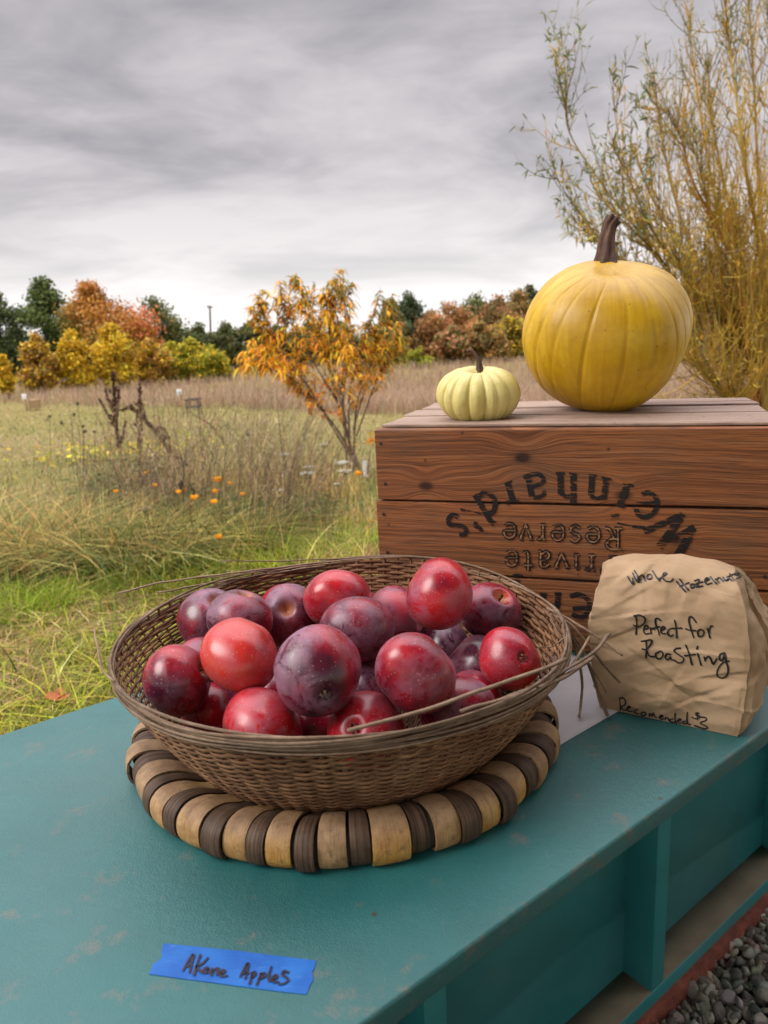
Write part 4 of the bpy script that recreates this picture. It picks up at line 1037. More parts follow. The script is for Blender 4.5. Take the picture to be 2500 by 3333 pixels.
def jitc(base, n, rg=RG, v=.22, h=.08):
    base = np.asarray(base, float); k = rg.normal(1, v, (n, 1)).clip(.45, 1.7)
    return (base * k * (1 + rg.normal(0, h, (n, 3)))).clip(.004, .9)


def pick(cols, w, n, rg=RG, **kw):
    cols = np.array(cols, float); return jitc(cols[rg.choice(len(cols), n, p=np.array(w) / sum(w))], n, rg, **kw)


def screen_ground(n, x0, x1, y0, y1, rg=RG):
    """ground points spread evenly over what a region of the view takes in"""
    out = np.zeros((n, 3)); px = rg.uniform(x0, x1, n); py = rg.uniform(y0, y1, n)
    d = RT * ((px - 1250) / F)[:, None] - UP * ((py - 1666.5) / F)[:, None] + FW
    t = np.full(n, 3.0); lo, hi = np.full(n, .5), np.full(n, 400.)
    for _ in range(40):
        t = (lo + hi) / 2; P = EYE + d * t[:, None]; ab = P[:, 2] > gz(P[:, 0], P[:, 1]); lo = np.where(ab, t, lo); hi = np.where(ab, hi, t)
    P = EYE + d * t[:, None]; return P[(d[:, 2] < -.004) & (P[:, 1] < 95)]


def behind_counter(P): return (P - EYE) @ TN < -.90

GREEN = [(.27, .285, .022), (.18, .215, .02), (.35, .32, .04), (.09, .12, .016)]
STRAW = [(.40, .29, .11), (.33, .22, .085), (.47, .36, .16), (.25, .155, .06)]
# 1. the path side: lush yellow-green turf with straw in it
B = np.concatenate([screen_ground(52000, -900, 3000, 1640, 2650), screen_ground(14000, -2200, 1200, 2650, 3700), screen_ground(9000, -2200, -900, 1640, 2650)]); B = B[behind_counter(B)]
n = len(B); pt = fbm(B[:, 0], B[:, 1], 1.6); dy_ = B[:, 1]
gr = RG.random(n) < np.clip(.74 + (pt - .5) * 2.6, .3, .97)
C = np.where(gr[:, None], pick(GREEN, [5, 3, 3, 2], n), pick(STRAW, [3, 3, 2, 2], n))
C = (C * 1.15).clip(0, .8); C[RG.random(n) < .004] = (.30, .10, .03)
Hh = RG.gamma(5, .0185, n) * (.6 + .8 * pt) * np.where(gr, 1, .85)
C = C * np.where(RG.random(n) < .3, .5, 1.15)[:, None]
g1 = blades(B - [0, 0, .01], Hh, RG.uniform(.0035, .0085, n), RG.uniform(.3, 1.6, n), C, 5)
# flattened straw lying in the turf
B = screen_ground(16000, -900, 3000, 1640, 2650); B = B[behind_counter(B)]; n = len(B)
a = RG.uniform(0, 2 * np.pi, n); D = np.c_[np.cos(a), np.sin(a), RG.uniform(-.05, .35, n)]
g2 = leaves(B + [0, 0, .02], D, RG.uniform(.06, .24, n), RG.uniform(.003, .0065, n), RG.uniform(0, .03, n), pick(STRAW + [(.14, .15, .03)], [3, 3, 2, 2, 2], n))
V, Fq, C = merge([g1, g2]); tag(raw('turf_grass', V, Fq, M_GRASS, C=C), kind='stuff')

# 2. mown field and its green and brown patches
B = screen_ground(62000, -700, 3000, 1215, 1680); B = B[(B[:, 1] > 4.2)]
n = len(B); pt = fbm(B[:, 0], B[:, 1], .16) + .25 * (fbm(B[:, 0], B[:, 1], .7) - .5)
left = np.clip((-B[:, 0] / B[:, 1] - .2) * 2, 0, 1) * np.clip((B[:, 1] - 12) / 8, 0, 1)
gr = RG.random(n) < np.clip(.36 + (pt - .5) * 4.4 - .5 * left, .06, .93)
C = np.where(gr[:, None], pick([(.135, .15, .055), (.18, .185, .07), (.10, .125, .045)], [3, 2, 2], n), pick([(.33, .25, .145), (.27, .20, .125), (.39, .31, .19), (.19, .135, .09)], [3, 3, 2, 2], n))
C = (C * np.array([1.32, 1.24, 1.25])).clip(0, .8)
g1 = blades(B, RG.gamma(6, .012, n) * np.clip(B[:, 1] / 9, 1, 1.7), .0028 + .0011 * B[:, 1] * RG.uniform(.5, 1, n), RG.uniform(.4, 1.4, n), C, 3)
V, Fq, C = g1; tag(raw('field_grass', V, Fq, M_GRASS, C=C), kind='stuff')

# 3. the tall dry meadow beyond
def meadow_edge(x, y): return np.interp(x / y * 1000, [-700, -480, -300, -150, -60, 40, 200, 600], [39, 37, 31, 27, 21.5, 19.5, 18.5, 17.0]) + 5 * (vnoise(x, y * .3, .35) - .5)
n = 120000; B = np.c_[RG.uniform(-1, 1, n), 1 / RG.uniform(1 / 78, 1 / 17, n), np.zeros(n)]; B[:, 0] *= B[:, 1] * .85
B = B[B[:, 1] > meadow_edge(B[:, 0], B[:, 1])]; B[:, 2] = gz(B[:, 0], B[:, 1]); n = len(B)
pt = fbm(B[:, 0], B[:, 1], .22)
C = pick([(.27, .195, .125), (.22, .155, .095), (.34, .265, .18), (.165, .115, .08), (.24, .165, .12)], [3, 3, 2, 1.3, 2], n, v=.14) * (1.12 + .46 * pt)[:, None] * np.array([1.05, 1, .98])
Hh = RG.uniform(.42, .85, n) * (.7 + .6 * pt)
V, Fq, C = blades(B, Hh, .0045 + .00042 * B[:, 1] * RG.uniform(.6, 1.5, n), RG.uniform(.15, .8, n), C, 4); tag(raw('meadow_grass', V, Fq, M_GRASS, C=C), kind='stuff')

# 4. the weedy strip: long arching tussock grass, dry stems
def clump(px, py, n, rad, hgt, cols, w, bend=(.4, 1.5), wd=(.004, .0095), rg=RG):
    c = hit(px, py); a = rg.uniform(0, 2 * np.pi, n); r = rad * np.sqrt(rg.random(n)); B = c + np.c_[r * np.cos(a), r * np.sin(a) * .8, 0 * a]; B[:, 2] = gz(B[:, 0], B[:, 1]) - .01
    k_ = rg.normal(1, .16) * np.array([rg.normal(1, .08), 1, rg.normal(1, .1)])
    return blades(B, rg.uniform(.3, 1.2, n) * hgt, rg.uniform(*wd, n), rg.uniform(*bend, n), pick(cols, w, n, rg, v=.34) * k_, 6, rg, a + rg.normal(0, .7, n))
DKG = [(.045, .075, .018), (.08, .105, .022), (.12, .13, .03)]
tu = []
for px, py, n, rad, h in [(120, 1850, 600, .55, .36), (330, 1830, 600, .45, .36), (560, 1790, 450, .4, .32), (-60, 1860, 800, .6, .36), (760, 1790, 700, .4, .32), (-250, 1800, 700, .6, .5), (470, 1850, 500, .4, .3)]:
    tu.append(clump(px, py, int(n * 1.5), rad, h * 1.55, DKG + STRAW, [4, 4, 3, 3, 3, 1, 2], (.5, 1.9)))
for px, py, n, rad, h in [(700, 1690, 260, .4, .40), (900, 1680, 400, .45, .42), (1040, 1640, 420, .4, .44), (780, 1610, 420, .6, .55), (560, 1620, 300, .5, .5), (950, 1600, 420, .5, .56), (1000, 1580, 260, .3, .62)]:
    tu.append(clump(px, py, n, rad, h, STRAW + DKG[2:], [4, 4, 3, 2, 1], (.1, .8), (.003, .006)))
B = screen_ground(15000, -800, 1350, 1545, 1880); n = len(B); pt = fbm(B[:, 0] + 9, B[:, 1], .9); pq = fbm(B[:, 0] + 40, B[:, 1] + 7, 1.3)      # mixed rough grass of the strip
C = np.where((pt > .53)[:, None], pick(STRAW + [(.20, .12, .06)], [4, 3, 3, 2, 2], n, v=.3), np.where((pq > .5)[:, None], pick(DKG + GREEN[1:2], [3, 3, 3, 2], n, v=.3), pick(GREEN + STRAW[:1], [2, 3, 3, 1, 3], n, v=.3)))
tu.append(blades(B, RG.gamma(4, .034, n) * (.4 + 1.2 * pq), RG.uniform(.003, .0085, n), RG.uniform(.1, 1.2, n), C, 5))
for px, py, n, rad, h in [(860, 1830, 420, .22, .24), (1120, 1790, 420, .3, .22), (560, 1900, 420, .3, .2), (990, 1860, 300, .25, .2), (40, 2010, 500, .3, .22), (200, 1960, 300, .25, .18)]:
    tu.append(clump(px, py, n, rad, h, [(.22, .27, .025), (.16, .22, .02)], [2, 1], (.4, 1.4), (.004, .007)))
for px, py, n, rad, z1 in [(480, 1640, 420, .30, .42), (420, 1690, 320, .35, .25), (640, 1700, 360, .40, .26), (820, 1730, 300, .35, .22), (330, 1650, 260, .3, .3), (1000, 1700, 200, .3, .2)]:      # dark leafy weeds
    c = hit(px, py); a = RG.uniform(0, 6.28, n); X = c + np.c_[RG.normal(0, rad * .5, n), RG.normal(0, rad * .4, n), 0 * a]; X[:, 2] = gz(X[:, 0], X[:, 1]) + RG.uniform(.03, 1, n) * z1
    v, f_, c_ = leaves(X, unit(np.c_[np.cos(a), np.sin(a), RG.uniform(-.2, 1.2, n)]), RG.uniform(.05, .15, n), RG.uniform(.010, .028, n), RG.uniform(.0, .07, n), pick([(.06, .085, .03), (.10, .12, .04), (.13, .12, .05), (.10, .06, .035)], [4, 3, 2, 1], n), 6)
    tu.append((v, f_, c_))
V, Fq, C = merge(tu); C = (C * np.array([1.28, 1.32, 1.1])).clip(0, .8); tag(raw('tussock_grass', V, Fq, M_GRASS, C=C), kind='stuff')
# 5. thin dry stalks with feathery seed
st, lf = [], []
for k in range(1000):
    px = RG.choice([RG.normal(680, 170), RG.normal(930, 100), RG.normal(470, 110), RG.uniform(-150, 1180)]); py = RG.uniform(1590, 1790)
    c = hit(px, py); h = RG.uniform(.4, 1.1) * (1.0 if px < 1000 else .7) * (.6 if px < 250 else 1); ln = np.array([RG.normal(.12, .25), RG.normal(0, .2), 0]) * h
    P = np.array([c, c + [0, 0, h * .5] + ln * .25, c + [0, 0, h] + ln]) ; P = spline(P, 8); cc = pick([(.34, .25, .13), (.22, .15, .09), (.15, .10, .07), (.42, .33, .2)], [3, 2, 1.5, 1], 1)
    st.append(tubes(P[None], np.linspace(.0024, .0009, 8)[None], 3, cc))
    m_ = 16; t = RG.uniform(.45, 1, m_); X = np.stack([np.interp(t, np.linspace(0, 1, 8), P[:, q]) for q in range(3)], 1)
    lf.append(leaves(X, unit(RG.normal(size=(m_, 3)) * .8 + [0, 0, .6]), RG.uniform(.012, .045, m_), RG.uniform(.002, .005, m_), RG.uniform(0, .02, m_), jitc(cc[0] * 1.25, m_), 3))
V, Fq, C = merge(st + lf); tag(raw('dry_weeds', V, Fq, M_GRASS, C=C), kind='stuff')

# ---- dock stalks with their brown seed heads
def path_at(pts, depth, n=24): return spline(np.array([aty(x, y, depth) for x, y in pts]), n)
def dock(label, stems, depth, leafy=True):
    base = path_at(stems[0][0], depth)[0]; base = hit(stems[0][0][0][0], stems[0][0][0][1]); depth = base[1]
    root = thing('dock_plant', label, 'weed', base); tb_, sd_ = [], []
    stems = list(stems); allp = [(path_at(pts, depth, 40), dens, r) for pts, dens, r in stems]
    for P0, dens, r in list(allp):
        if dens < 650: continue
        for q in range(17):
            k = RG.integers(13, 38); L = RG.uniform(.06, .15) * (1.25 - k / 55); d = unit(np.array([RG.normal(0, .55), RG.normal(0, .4), 1.0])); e = P0[k] + d * L
            allp.append((spline(np.array([P0[k], P0[k] + d * L * .5 + [RG.normal(0, .012), 0, 0], e]), 40), 520, .0016))
    for P, dens, r in allp:
        tb_.append(tubes(P[None], np.linspace(r * .6, r * .25, 40)[None], 4, np.array([[.16, .12, .06]])))
        L = np.linalg.norm(P[-1] - P[0]); m_ = int(dens * L * .9); t = 1 - RG.random(m_) ** 1.0 * .60; i_ = t * 39; k = np.minimum(i_.astype(int), 38)
        X = P[k] + (P[k + 1] - P[k]) * (i_ - k)[:, None]; wr = (.020 if dens > 650 else .013) * np.sin(np.clip((1.05 - t) / .55, 0.1, 1) * np.pi * .8)
        br = unit(RG.normal(size=(m_, 3)) + [0, 0, .8]); X = X + br * (wr * RG.uniform(.1, 1.5, m_))[:, None]
        sd_.append(leaves(X, unit(RG.normal(size=(m_, 3))), RG.uniform(.013, .023, m_), RG.uniform(.010, .018, m_), np.zeros(m_), pick([(.13, .06, .04), (.20, .10, .06), (.075, .038, .027)], [3, 2, 2], m_), 3))
    V, Fq, C = merge(tb_); raw('stems', V, Fq, M_TWIG, root, C=C)
    V, Fq, C = merge(sd_); raw('seed_heads', V, Fq, M_LEAF, root, C=C)
    if leafy:
        m_ = 26; P = path_at(stems[0][0], depth, 40); k = RG.integers(1, 15, m_); a = RG.uniform(0, 6.28, m_)
        V, Fq, C = leaves(P[k], np.c_[np.cos(a), np.sin(a), RG.uniform(.2, 1.2, m_)], RG.uniform(.06, .15, m_), RG.uniform(.012, .026, m_), RG.uniform(.02, .07, m_), pick(DKG, [3, 3, 1], m_), 5); raw('leaves', V, Fq, M_LEAF, root, C=C)
dock('tall dark brown dock seed stalk, forked, rising highest among the weeds', [([(412, 1610), (395, 1500), (378, 1380), (368, 1210)], 1100, .006), ([(395, 1490), (380, 1400), (345, 1340), (322, 1296)], 500, .003), ([(388, 1450), (372, 1360), (352, 1300), (342, 1262)], 500, .003), ([(384, 1420), (384, 1330), (388, 1265)], 500, .003), ([(398, 1470), (405, 1400), (410, 1370)], 400, .003)], 7)
dock('upright brown dock seed stalk, second tallest, right of the forked one', [([(436, 1590), (446, 1500), (455, 1400), (456, 1250)], 700, .004), ([(452, 1430), (444, 1380), (448, 1330)], 400, .002), ([(455, 1400), (466, 1350), (464, 1310)], 400, .002)], 7, False)
dock('brown dock stalk bowed over in an arch towards the right', [([(630, 1620), (590, 1540), (545, 1460), (490, 1390), (430, 1332), (392, 1336)], 1100, .004), ([(560, 1480), (548, 1420), (520, 1385)], 500, .003), ([(530, 1450), (505, 1400), (480, 1372)], 500, .003)], 7, False)
dock('thin leaning greenish-brown seed stalk to the right of the docks', [([(800, 1530), (740, 1455), (690, 1390), (610, 1338)], 260, .003)], 7.2, False)
# ---- dark seed heads on bare stalks
for k, (x, y, yb) in enumerate([(253, 1315, 1560), (241, 1350, 1550), (162, 1356, 1560), (200, 1378, 1545), (270, 1388, 1590), (276, 1405, 1600), (308, 1406, 1560), (597, 1508, 1690), (590, 1580, 1700), (630, 1602, 1720), (808, 1418, 1600), (880, 1434, 1600)]):
    b = hit(x + RG.normal(0, 8), yb + 40); t = aty(x, y, b[1]); wide = k in (7, 8, 9)
    root = thing('seed_head_stalk', 'wide dark dried seed head on a bare stalk among the grey weeds' if wide else 'small dark dried seed head on a thin bare stalk in the weeds', 'dried flower', b, 'dried dark seed heads, wide' if wide else 'dried dark seed heads, small')
    P = spline(np.array([b, (b + t) / 2 + RG.normal(0, .02, 3), t]), 10); V, Fq, C = tubes(P[None], np.linspace(.003, .0018, 10)[None], 4, np.array([[.07, .052, .04]])); raw('stalk', V, Fq, M_TWIG, root, C=C)
    m_ = 60; V, Fq, C = leaves(t + RG.normal(0, .006 + .009 * wide, (m_, 3)), unit(RG.normal(size=(m_, 3)) + [0, 0, .7]), np.full(m_, .016 + .012 * wide), np.full(m_, .008), np.zeros(m_), jitc([(.045, .032, .026)], m_), 3); raw('head', V, Fq, M_LEAF, root, C=C)
# ---- orange poppies
PLAB = {0: 'orange poppy at the left end of the weeds, below the forked dock', 3: 'largest orange poppy, wide open, at the right of the weeds'}
for k, (x, y, s) in enumerate([(378, 1603, .8), (476, 1542, 1.), (504, 1583, .9), (709, 1568, 1.6), (750, 1577, 1.), (700, 1604, 1.1), (582, 1605, .9), (603, 1595, .8), (633, 1625, 1.2), (697, 1638, 1.), (790, 1612, .9), (520, 1958, .0), (713, 1752, .9), (1168, 1546, 1.2)]):
    if s == 0: continue
    b = hit(x + RG.normal(0, 10), y + RG.uniform(130, 190)); t = aty(x, y, b[1] - .05); r = .019 * s
    root = thing('poppy', PLAB.get(k, 'small orange poppy blooming among the dry grey weeds'), 'flower', b, None if k in PLAB else 'small orange poppies in the weeds')
    P = spline(np.array([b, (b + t) / 2 + RG.normal(0, .015, 3), t]), 8); V, Fq, C = tubes(P[None], np.full((1, 8), .0016), 4, np.array([[.10, .13, .05]])); raw('stalk', V, Fq, M_TWIG, root, C=C)
    pt_ = []
    for q in range(5):
        a = q * 1.257 + RG.uniform(0, .4); d = np.array([math.cos(a), math.sin(a), 0]); s_ = np.linspace(0, 1, 6)
        Pp = t + d * r * (s_ ** .8)[:, None] * 1.1 + ZZ * (r * 1.1 * s_ ** 1.5)[:, None]
        pt_.append(ribbons(Pp[None], np.array([[-d[1], d[0], 0]]), (r * 1.5 * np.sin(np.linspace(.15, .80, 6) * np.pi))[None], jitc([(.86, .36, .012)], 1, v=.1)))
    V, Fq, C = merge(pt_); raw('petals', V, Fq, M_LEAF, root, C=C)
# ---- white umbels and beige dried ones
def umbel(x, y, r, col, lab_, grp, yb):
    b = hit(x + RG.normal(0, 8), yb); t = aty(x, y, b[1]); root = thing('umbel_flower', lab_, 'flower', b, grp)
    P = spline(np.array([b, (b + t) / 2 + RG.normal(0, .02, 3), t - [0, 0, r * .9]]), 10); tt_ = [tubes(P[None], np.full((1, 10), .0022), 4, np.array([[.14, .15, .06]]))]; fl = []
    for q in range(34):
        a = RG.uniform(0, 6.28); rr = r * math.sqrt(RG.random()); e = t + [rr * math.cos(a), rr * math.sin(a), -.18 * rr]
        tt_.append(tubes(spline(np.array([P[-1], (P[-1] + e) / 2 - [0, 0, r * .12], e]), 5)[None], np.full((1, 5), .0008), 3, np.array([[.15, .16, .07]])))
        m_ = 14; fl.append(leaves(e + RG.normal(0, r * .085, (m_, 3)) * [1, 1, .35], unit(RG.normal(size=(m_, 3)) + [0, 0, 1]), np.full(m_, r * .14), np.full(m_, r * .13), np.zeros(m_), jitc([col], m_, v=.08, h=.03), 3))
    V, Fq, C = merge(tt_); raw('stalk', V, Fq, M_TWIG, root, C=C); V, Fq, C = merge(fl); raw('flower_head', V, Fq, M_LEAF, root, C=C)
WL = {0: 'white umbel flower standing highest, left of the peach trunk', 7: 'white umbel flower lowest of all, in the grass left of the orange tree'}
for k, (x, y, r) in enumerate([(1052, 1444, .05), (925, 1476, .05), (1113, 1502, .058), (1003, 1517, .046), (1000, 1537, .055), (1122, 1530, .05), (1012, 1463, .02), (905, 1592, .04), (1098, 1573, .026)]):
    umbel(x, y, r, (.62, .62, .52), WL.get(k, 'white umbel flower in the grass below the orange peach tree'), None if k in WL else 'white umbel flowers by the peach tree', y + 150 - (k == 7) * 20)
for k, (x, y, r) in enumerate([(472, 1651, .045), (432, 1658, .03), (490, 1700, .026), (543, 1698, .032), (541, 1738, .034), (615, 1712, .02), (617, 1730, .02), (545, 1770, .02)]):
    umbel(x, y, r, (.36, .28, .15), 'dried beige umbel seed head at the front of the weeds' if k else 'largest dried beige umbel head on a tall pinkish stalk', None if k == 0 else 'dried beige umbel heads', y + (170 if k == 0 else 95))
# ---- yellowing low plant, fallen leaves
c = hit(400, 1500); m_ = 420; X = c + RG.normal(0, 1, (m_, 3)) * [.75, .3, 0] + [0, 0, .02]; X[:, 2] = gz(X[:, 0], X[:, 1]) + RG.uniform(.05, .33, m_); a = RG.uniform(0, 6.28, m_)
root = thing('yellowing_plant', 'low spreading plant with yellow and lime leaves behind the dock stalks', 'plant', hit(400, 1500))
V, Fq, C = leaves(X, unit(np.c_[np.cos(a), np.sin(a), RG.uniform(-.3, .5, m_)]), RG.uniform(.06, .12, m_), RG.uniform(.04, .075, m_), RG.uniform(0, .03, m_), pick([(.50, .42, .03), (.28, .33, .03), (.55, .40, .06)], [3, 2, 1], m_), 4); raw('leaves', V, Fq, M_LEAF, root, C=C)
for k, (x, y, s, col, l_) in enumerate([(168, 1812, .11, (.30, .07, .035), 'red-brown fallen leaf on the dark grass at left'), (185, 2330, .075, (.42, .13, .05), 'orange fallen leaf in the grass just behind the counter edge'), (690, 1755, .07, (.50, .25, .04), 'yellow-orange fallen leaf in the bright grass below the poppies'), (1225, 1720, .07, (.55, .28, .05), 'orange fallen leaf in the grass beside the crate')]):
    q = hit(x, y) + [0, 0, .06]; v, f_, C = merge([leaves(q[None], unit(np.array([[math.cos(a), math.sin(a), .25]])), np.array([s * (1 - .12 * abs(j))]), np.array([s * .42]), np.array([s * .1]), np.array([col]), 6) for j, a in ((0, .6 + k), (1, 1.2 + k), (-1, .0 + k), (2, 1.75 + k), (-2, -.55 + k))])
    tag(raw('fallen_leaf', v, f_, M_LEAF, C=C, loc=q), l_, 'leaf')

# ------------------------------------------------------------ peach tree
pr_ = hit(1190, 1560); PD = pr_[1]
peach = thing('peach_tree', 'young peach tree with drooping orange and yellow autumn leaves', 'tree', pr_)
rgp = np.random.default_rng(33)
ST = [[(1190, 1562), (1100, 1420), (1010, 1270), (905, 1120), (830, 955)], [(1182, 1548), (1120, 1390), (1070, 1200), (1010, 1050), (968, 925)], [(1185, 1550), (1085, 1380), (1000, 1290), (900, 1190), (800, 1140)],
      [(1150, 1500), (1115, 1320), (1115, 1110), (1065, 930)], [(1130, 1520), (1118, 1290), (1140, 1090), (1105, 915)], [(1142, 1545), (1138, 1280), (1190, 1110), (1232, 968)], [(1150, 1535), (1165, 1300), (1235, 1160), (1278, 1010)],
      [(1110, 1330), (1010, 1160), (940, 1030), (905, 950)], [(1060, 1340), (960, 1240), (880, 1200), (790, 1170)], [(1120, 1350), (1060, 1150), (1000, 1000), (962, 900)], [(1150, 1400), (1200, 1220), (1230, 1100), (1262, 985)],
      [(1100, 1420), (1000, 1250), (850, 1080), (842, 975)], [(1130, 1380), (1090, 1200), (1070, 1060), (1085, 905)], [(1160, 1420), (1225, 1240), (1270, 1150), (1300, 1090)], [(1195, 1565), (1200, 1500), (1212, 1450), (1222, 1430)]]
tb_, X, Dr, hh = [], [], [], []
def tw_leaf(P, n, lo):
    t = lo + (1 - lo) * rgp.random(n) ** .8; i_ = t * (len(P) - 1); k = np.minimum(i_.astype(int), len(P) - 2); Q = P[k] + (P[k + 1] - P[k]) * (i_ - k)[:, None]
    T = unit(P[k + 1] - P[k]); a = rgp.uniform(0, 6.28, n); X.append(Q); Dr.append(unit(np.c_[np.cos(a), np.sin(a), rgp.uniform(-.2, .7, n)] + T * .6)); hh.append(t)
for j, s_ in enumerate(ST):
    dep = np.cumsum(np.r_[0, rgp.normal(0, .16, len(s_) - 1)]); P = spline(np.array([aty(x, y, PD + d) for (x, y), d in zip(s_, dep)]), 40)
    tb_.append(tubes(P[None], np.linspace((.015 if j < 7 else .009), .0035, 40)[None], 6, np.array([[.13, .085, .065]])))
    if j == len(ST) - 1: continue
    tw_leaf(P, 50, .42)
    for q in range(17):
        k = rgp.integers(14, 37); d = unit(unit(P[min(k + 2, 39)] - P[k]) + rgp.normal(0, .55, 3) * [1, 1, .5]); L = rgp.uniform(.18, .5) * (1.1 - k / 60)
        Q = spline(np.array([P[k], P[k] + d * L * .5 + [0, 0, .02], P[k] + d * L + [0, 0, rgp.uniform(-.02, .1)]]), 8); tb_.append(tubes(Q[None], np.linspace(.0045, .0015, 8)[None], 4, np.array([[.14, .085, .06]]))); tw_leaf(Q, int(20 * (.5 + .5 * (k > 20))), .15)
V, Fq, C = merge(tb_); raw('trunk', V, Fq, M_TWIG, peach, C=C, smooth=True)
X = np.concatenate(X); Dr = np.concatenate(Dr); n = len(X)
top_ = np.clip((X[:, 2] - (pr_[2] + 1.35)) / .85, 0, 1); rgt_ = np.clip((X[:, 0] - pr_[0] + .25) / .6, 0, 1)
pg = (top_ * .5 + rgt_ * .28 + .12)
C = np.where((rgp.random(n) < pg)[:, None], pick([(.22, .17, .025), (.29, .21, .025), (.15, .145, .035)], [3, 3, 2], n, rgp), pick([(.82, .36, .015), (.86, .45, .02), (.76, .29, .02), (.80, .54, .03), (.58, .23, .03)], [3, 3, 2, 2, 1], n, rgp))
Ln = rgp.uniform(.075, .145, n)
V, Fq, C = leaves(X, Dr, Ln, rgp.uniform(.016, .027, n), Ln * rgp.uniform(.55, 1.4, n), C, 6, rgp)
cr_ = raw('crown', V, Fq, M_LEAF, peach, C=C)
X2 = np.concatenate([aty(x, y, PD + rgp.normal(0, .15)) + rgp.normal(0, .035, (9, 3)) for x, y in [(988, 1262), (1010, 1278), (1045, 1268), (1080, 1262), (1185, 1240), (1232, 1228), (1032, 1300), (1100, 1335), (1110, 1360), (1158, 1318), (1006, 1322), (1146, 1455), (1212, 1425), (1068, 1355), (1170, 1250)]])
m_ = len(X2); V, Fq, C = leaves(X2, unit(rgp.normal(size=(m_, 3))), rgp.uniform(.05, .09, m_), rgp.uniform(.035, .055, m_), np.full(m_, .01), pick([(.75, .36, .05), (.80, .33, .08)], [2, 1], m_, rgp, v=.1), 5); raw('low_leaves', V, Fq, M_LEAF, peach, C=C)
q0, q1 = aty(1190, 1552, PD - .03), aty(1187, 1500, PD - .03); V, Fq, C = tubes(spline(np.array([q0, q1]), 6)[None], np.full((1, 6), .026), 10); raw('trunk_guard', V, Fq, M_SIGN, peach, smooth=True)

# ------------------------------------------------------------ willow
wb = hit(2440, 1620); wb = np.array([*aty(2440, 1500, 5.9)[:2], 0]); wb[2] = gz(wb[0], wb[1]); WD = wb[1]
willow = thing('willow', 'large bushy willow with dense upright golden twigs behind the crate', 'tree', wb)
rgw = np.random.default_rng(44)
WS = [[(2480, 1500), (2420, 1000), (2330, 650), (2270, 300), (2240, 30)], [(2500, 1500), (2480, 900), (2420, 500), (2370, 100), (2350, -90)], [(2470, 1480), (2350, 1050), (2220, 720), (2150, 420), (2125, 190)],
      [(2450, 1450), (2300, 1080), (2110, 800), (1940, 570), (1850, 420), (1842, 260), (1822, 75)], [(2460, 1450), (2330, 1050), (2130, 760), (2030, 520), (1990, 290)], [(2440, 1450), (2250, 1100), (2010, 850), (1850, 640), (1775, 520)],
      [(2500, 1480), (2560, 900), (2540, 400), (2490, -60)], [(2430, 1450), (2280, 1180), (2150, 1000), (1980, 820), (1850, 700)], [(2480, 1480), (2400, 900), (2260, 600), (2190, 380), (2080, 350)],
      [(2500, 1480), (2450, 1000), (2380, 700), (2320, 400), (2300, 130)], [(2520, 1480), (2600, 1000), (2650, 500), (2620, 0)], [(2500, 1450), (2500, 1000), (2470, 600), (2450, 200), (2430, -40)], [(2450, 1450), (2400, 1200), (2300, 1000), (2230, 900), (2190, 800)],
      [(2520, 1480), (2680, 1100), (2800, 700), (2850, 200)], [(2470, 1450), (2380, 1150), (2240, 860), (2120, 640), (2060, 470)], [(2490, 1450), (2420, 1100), (2340, 820), (2280, 560), (2200, 330)], [(2440, 1420), (2330, 1250), (2200, 1150), (2080, 1090)], [(2500, 1450), (2540, 1200), (2600, 1080), (2700, 1000)], [(2440, 1450), (2320, 1120), (2180, 880), (2010, 700), (1905, 600)],
      [(2500, 1480), (2470, 1150), (2420, 900), (2400, 700)], [(2500, 1480), (2440, 1200), (2360, 1000), (2300, 850)], [(2520, 1480), (2540, 1150), (2520, 850), (2500, 600)], [(2480, 1480), (2380, 1250), (2280, 1080), (2200, 960)], [(2510, 1480), (2500, 1250), (2450, 1050), (2380, 860)], [(2520, 1480), (2600, 1250), (2620, 950), (2600, 650)]]
tb_, X, Dr, kind_ = [], [], [], []
def wl(P, n, up=.5):
    t = rgw.random(n) ** .75; i_ = t * (len(P) - 1); k = np.minimum(i_.astype(int), len(P) - 2); Q = P[k] + (P[k + 1] - P[k]) * (i_ - k)[:, None]
    X.append(Q); Dr.append(unit(unit(P[k + 1] - P[k]) * up + rgw.normal(0, .55, (n, 3))))
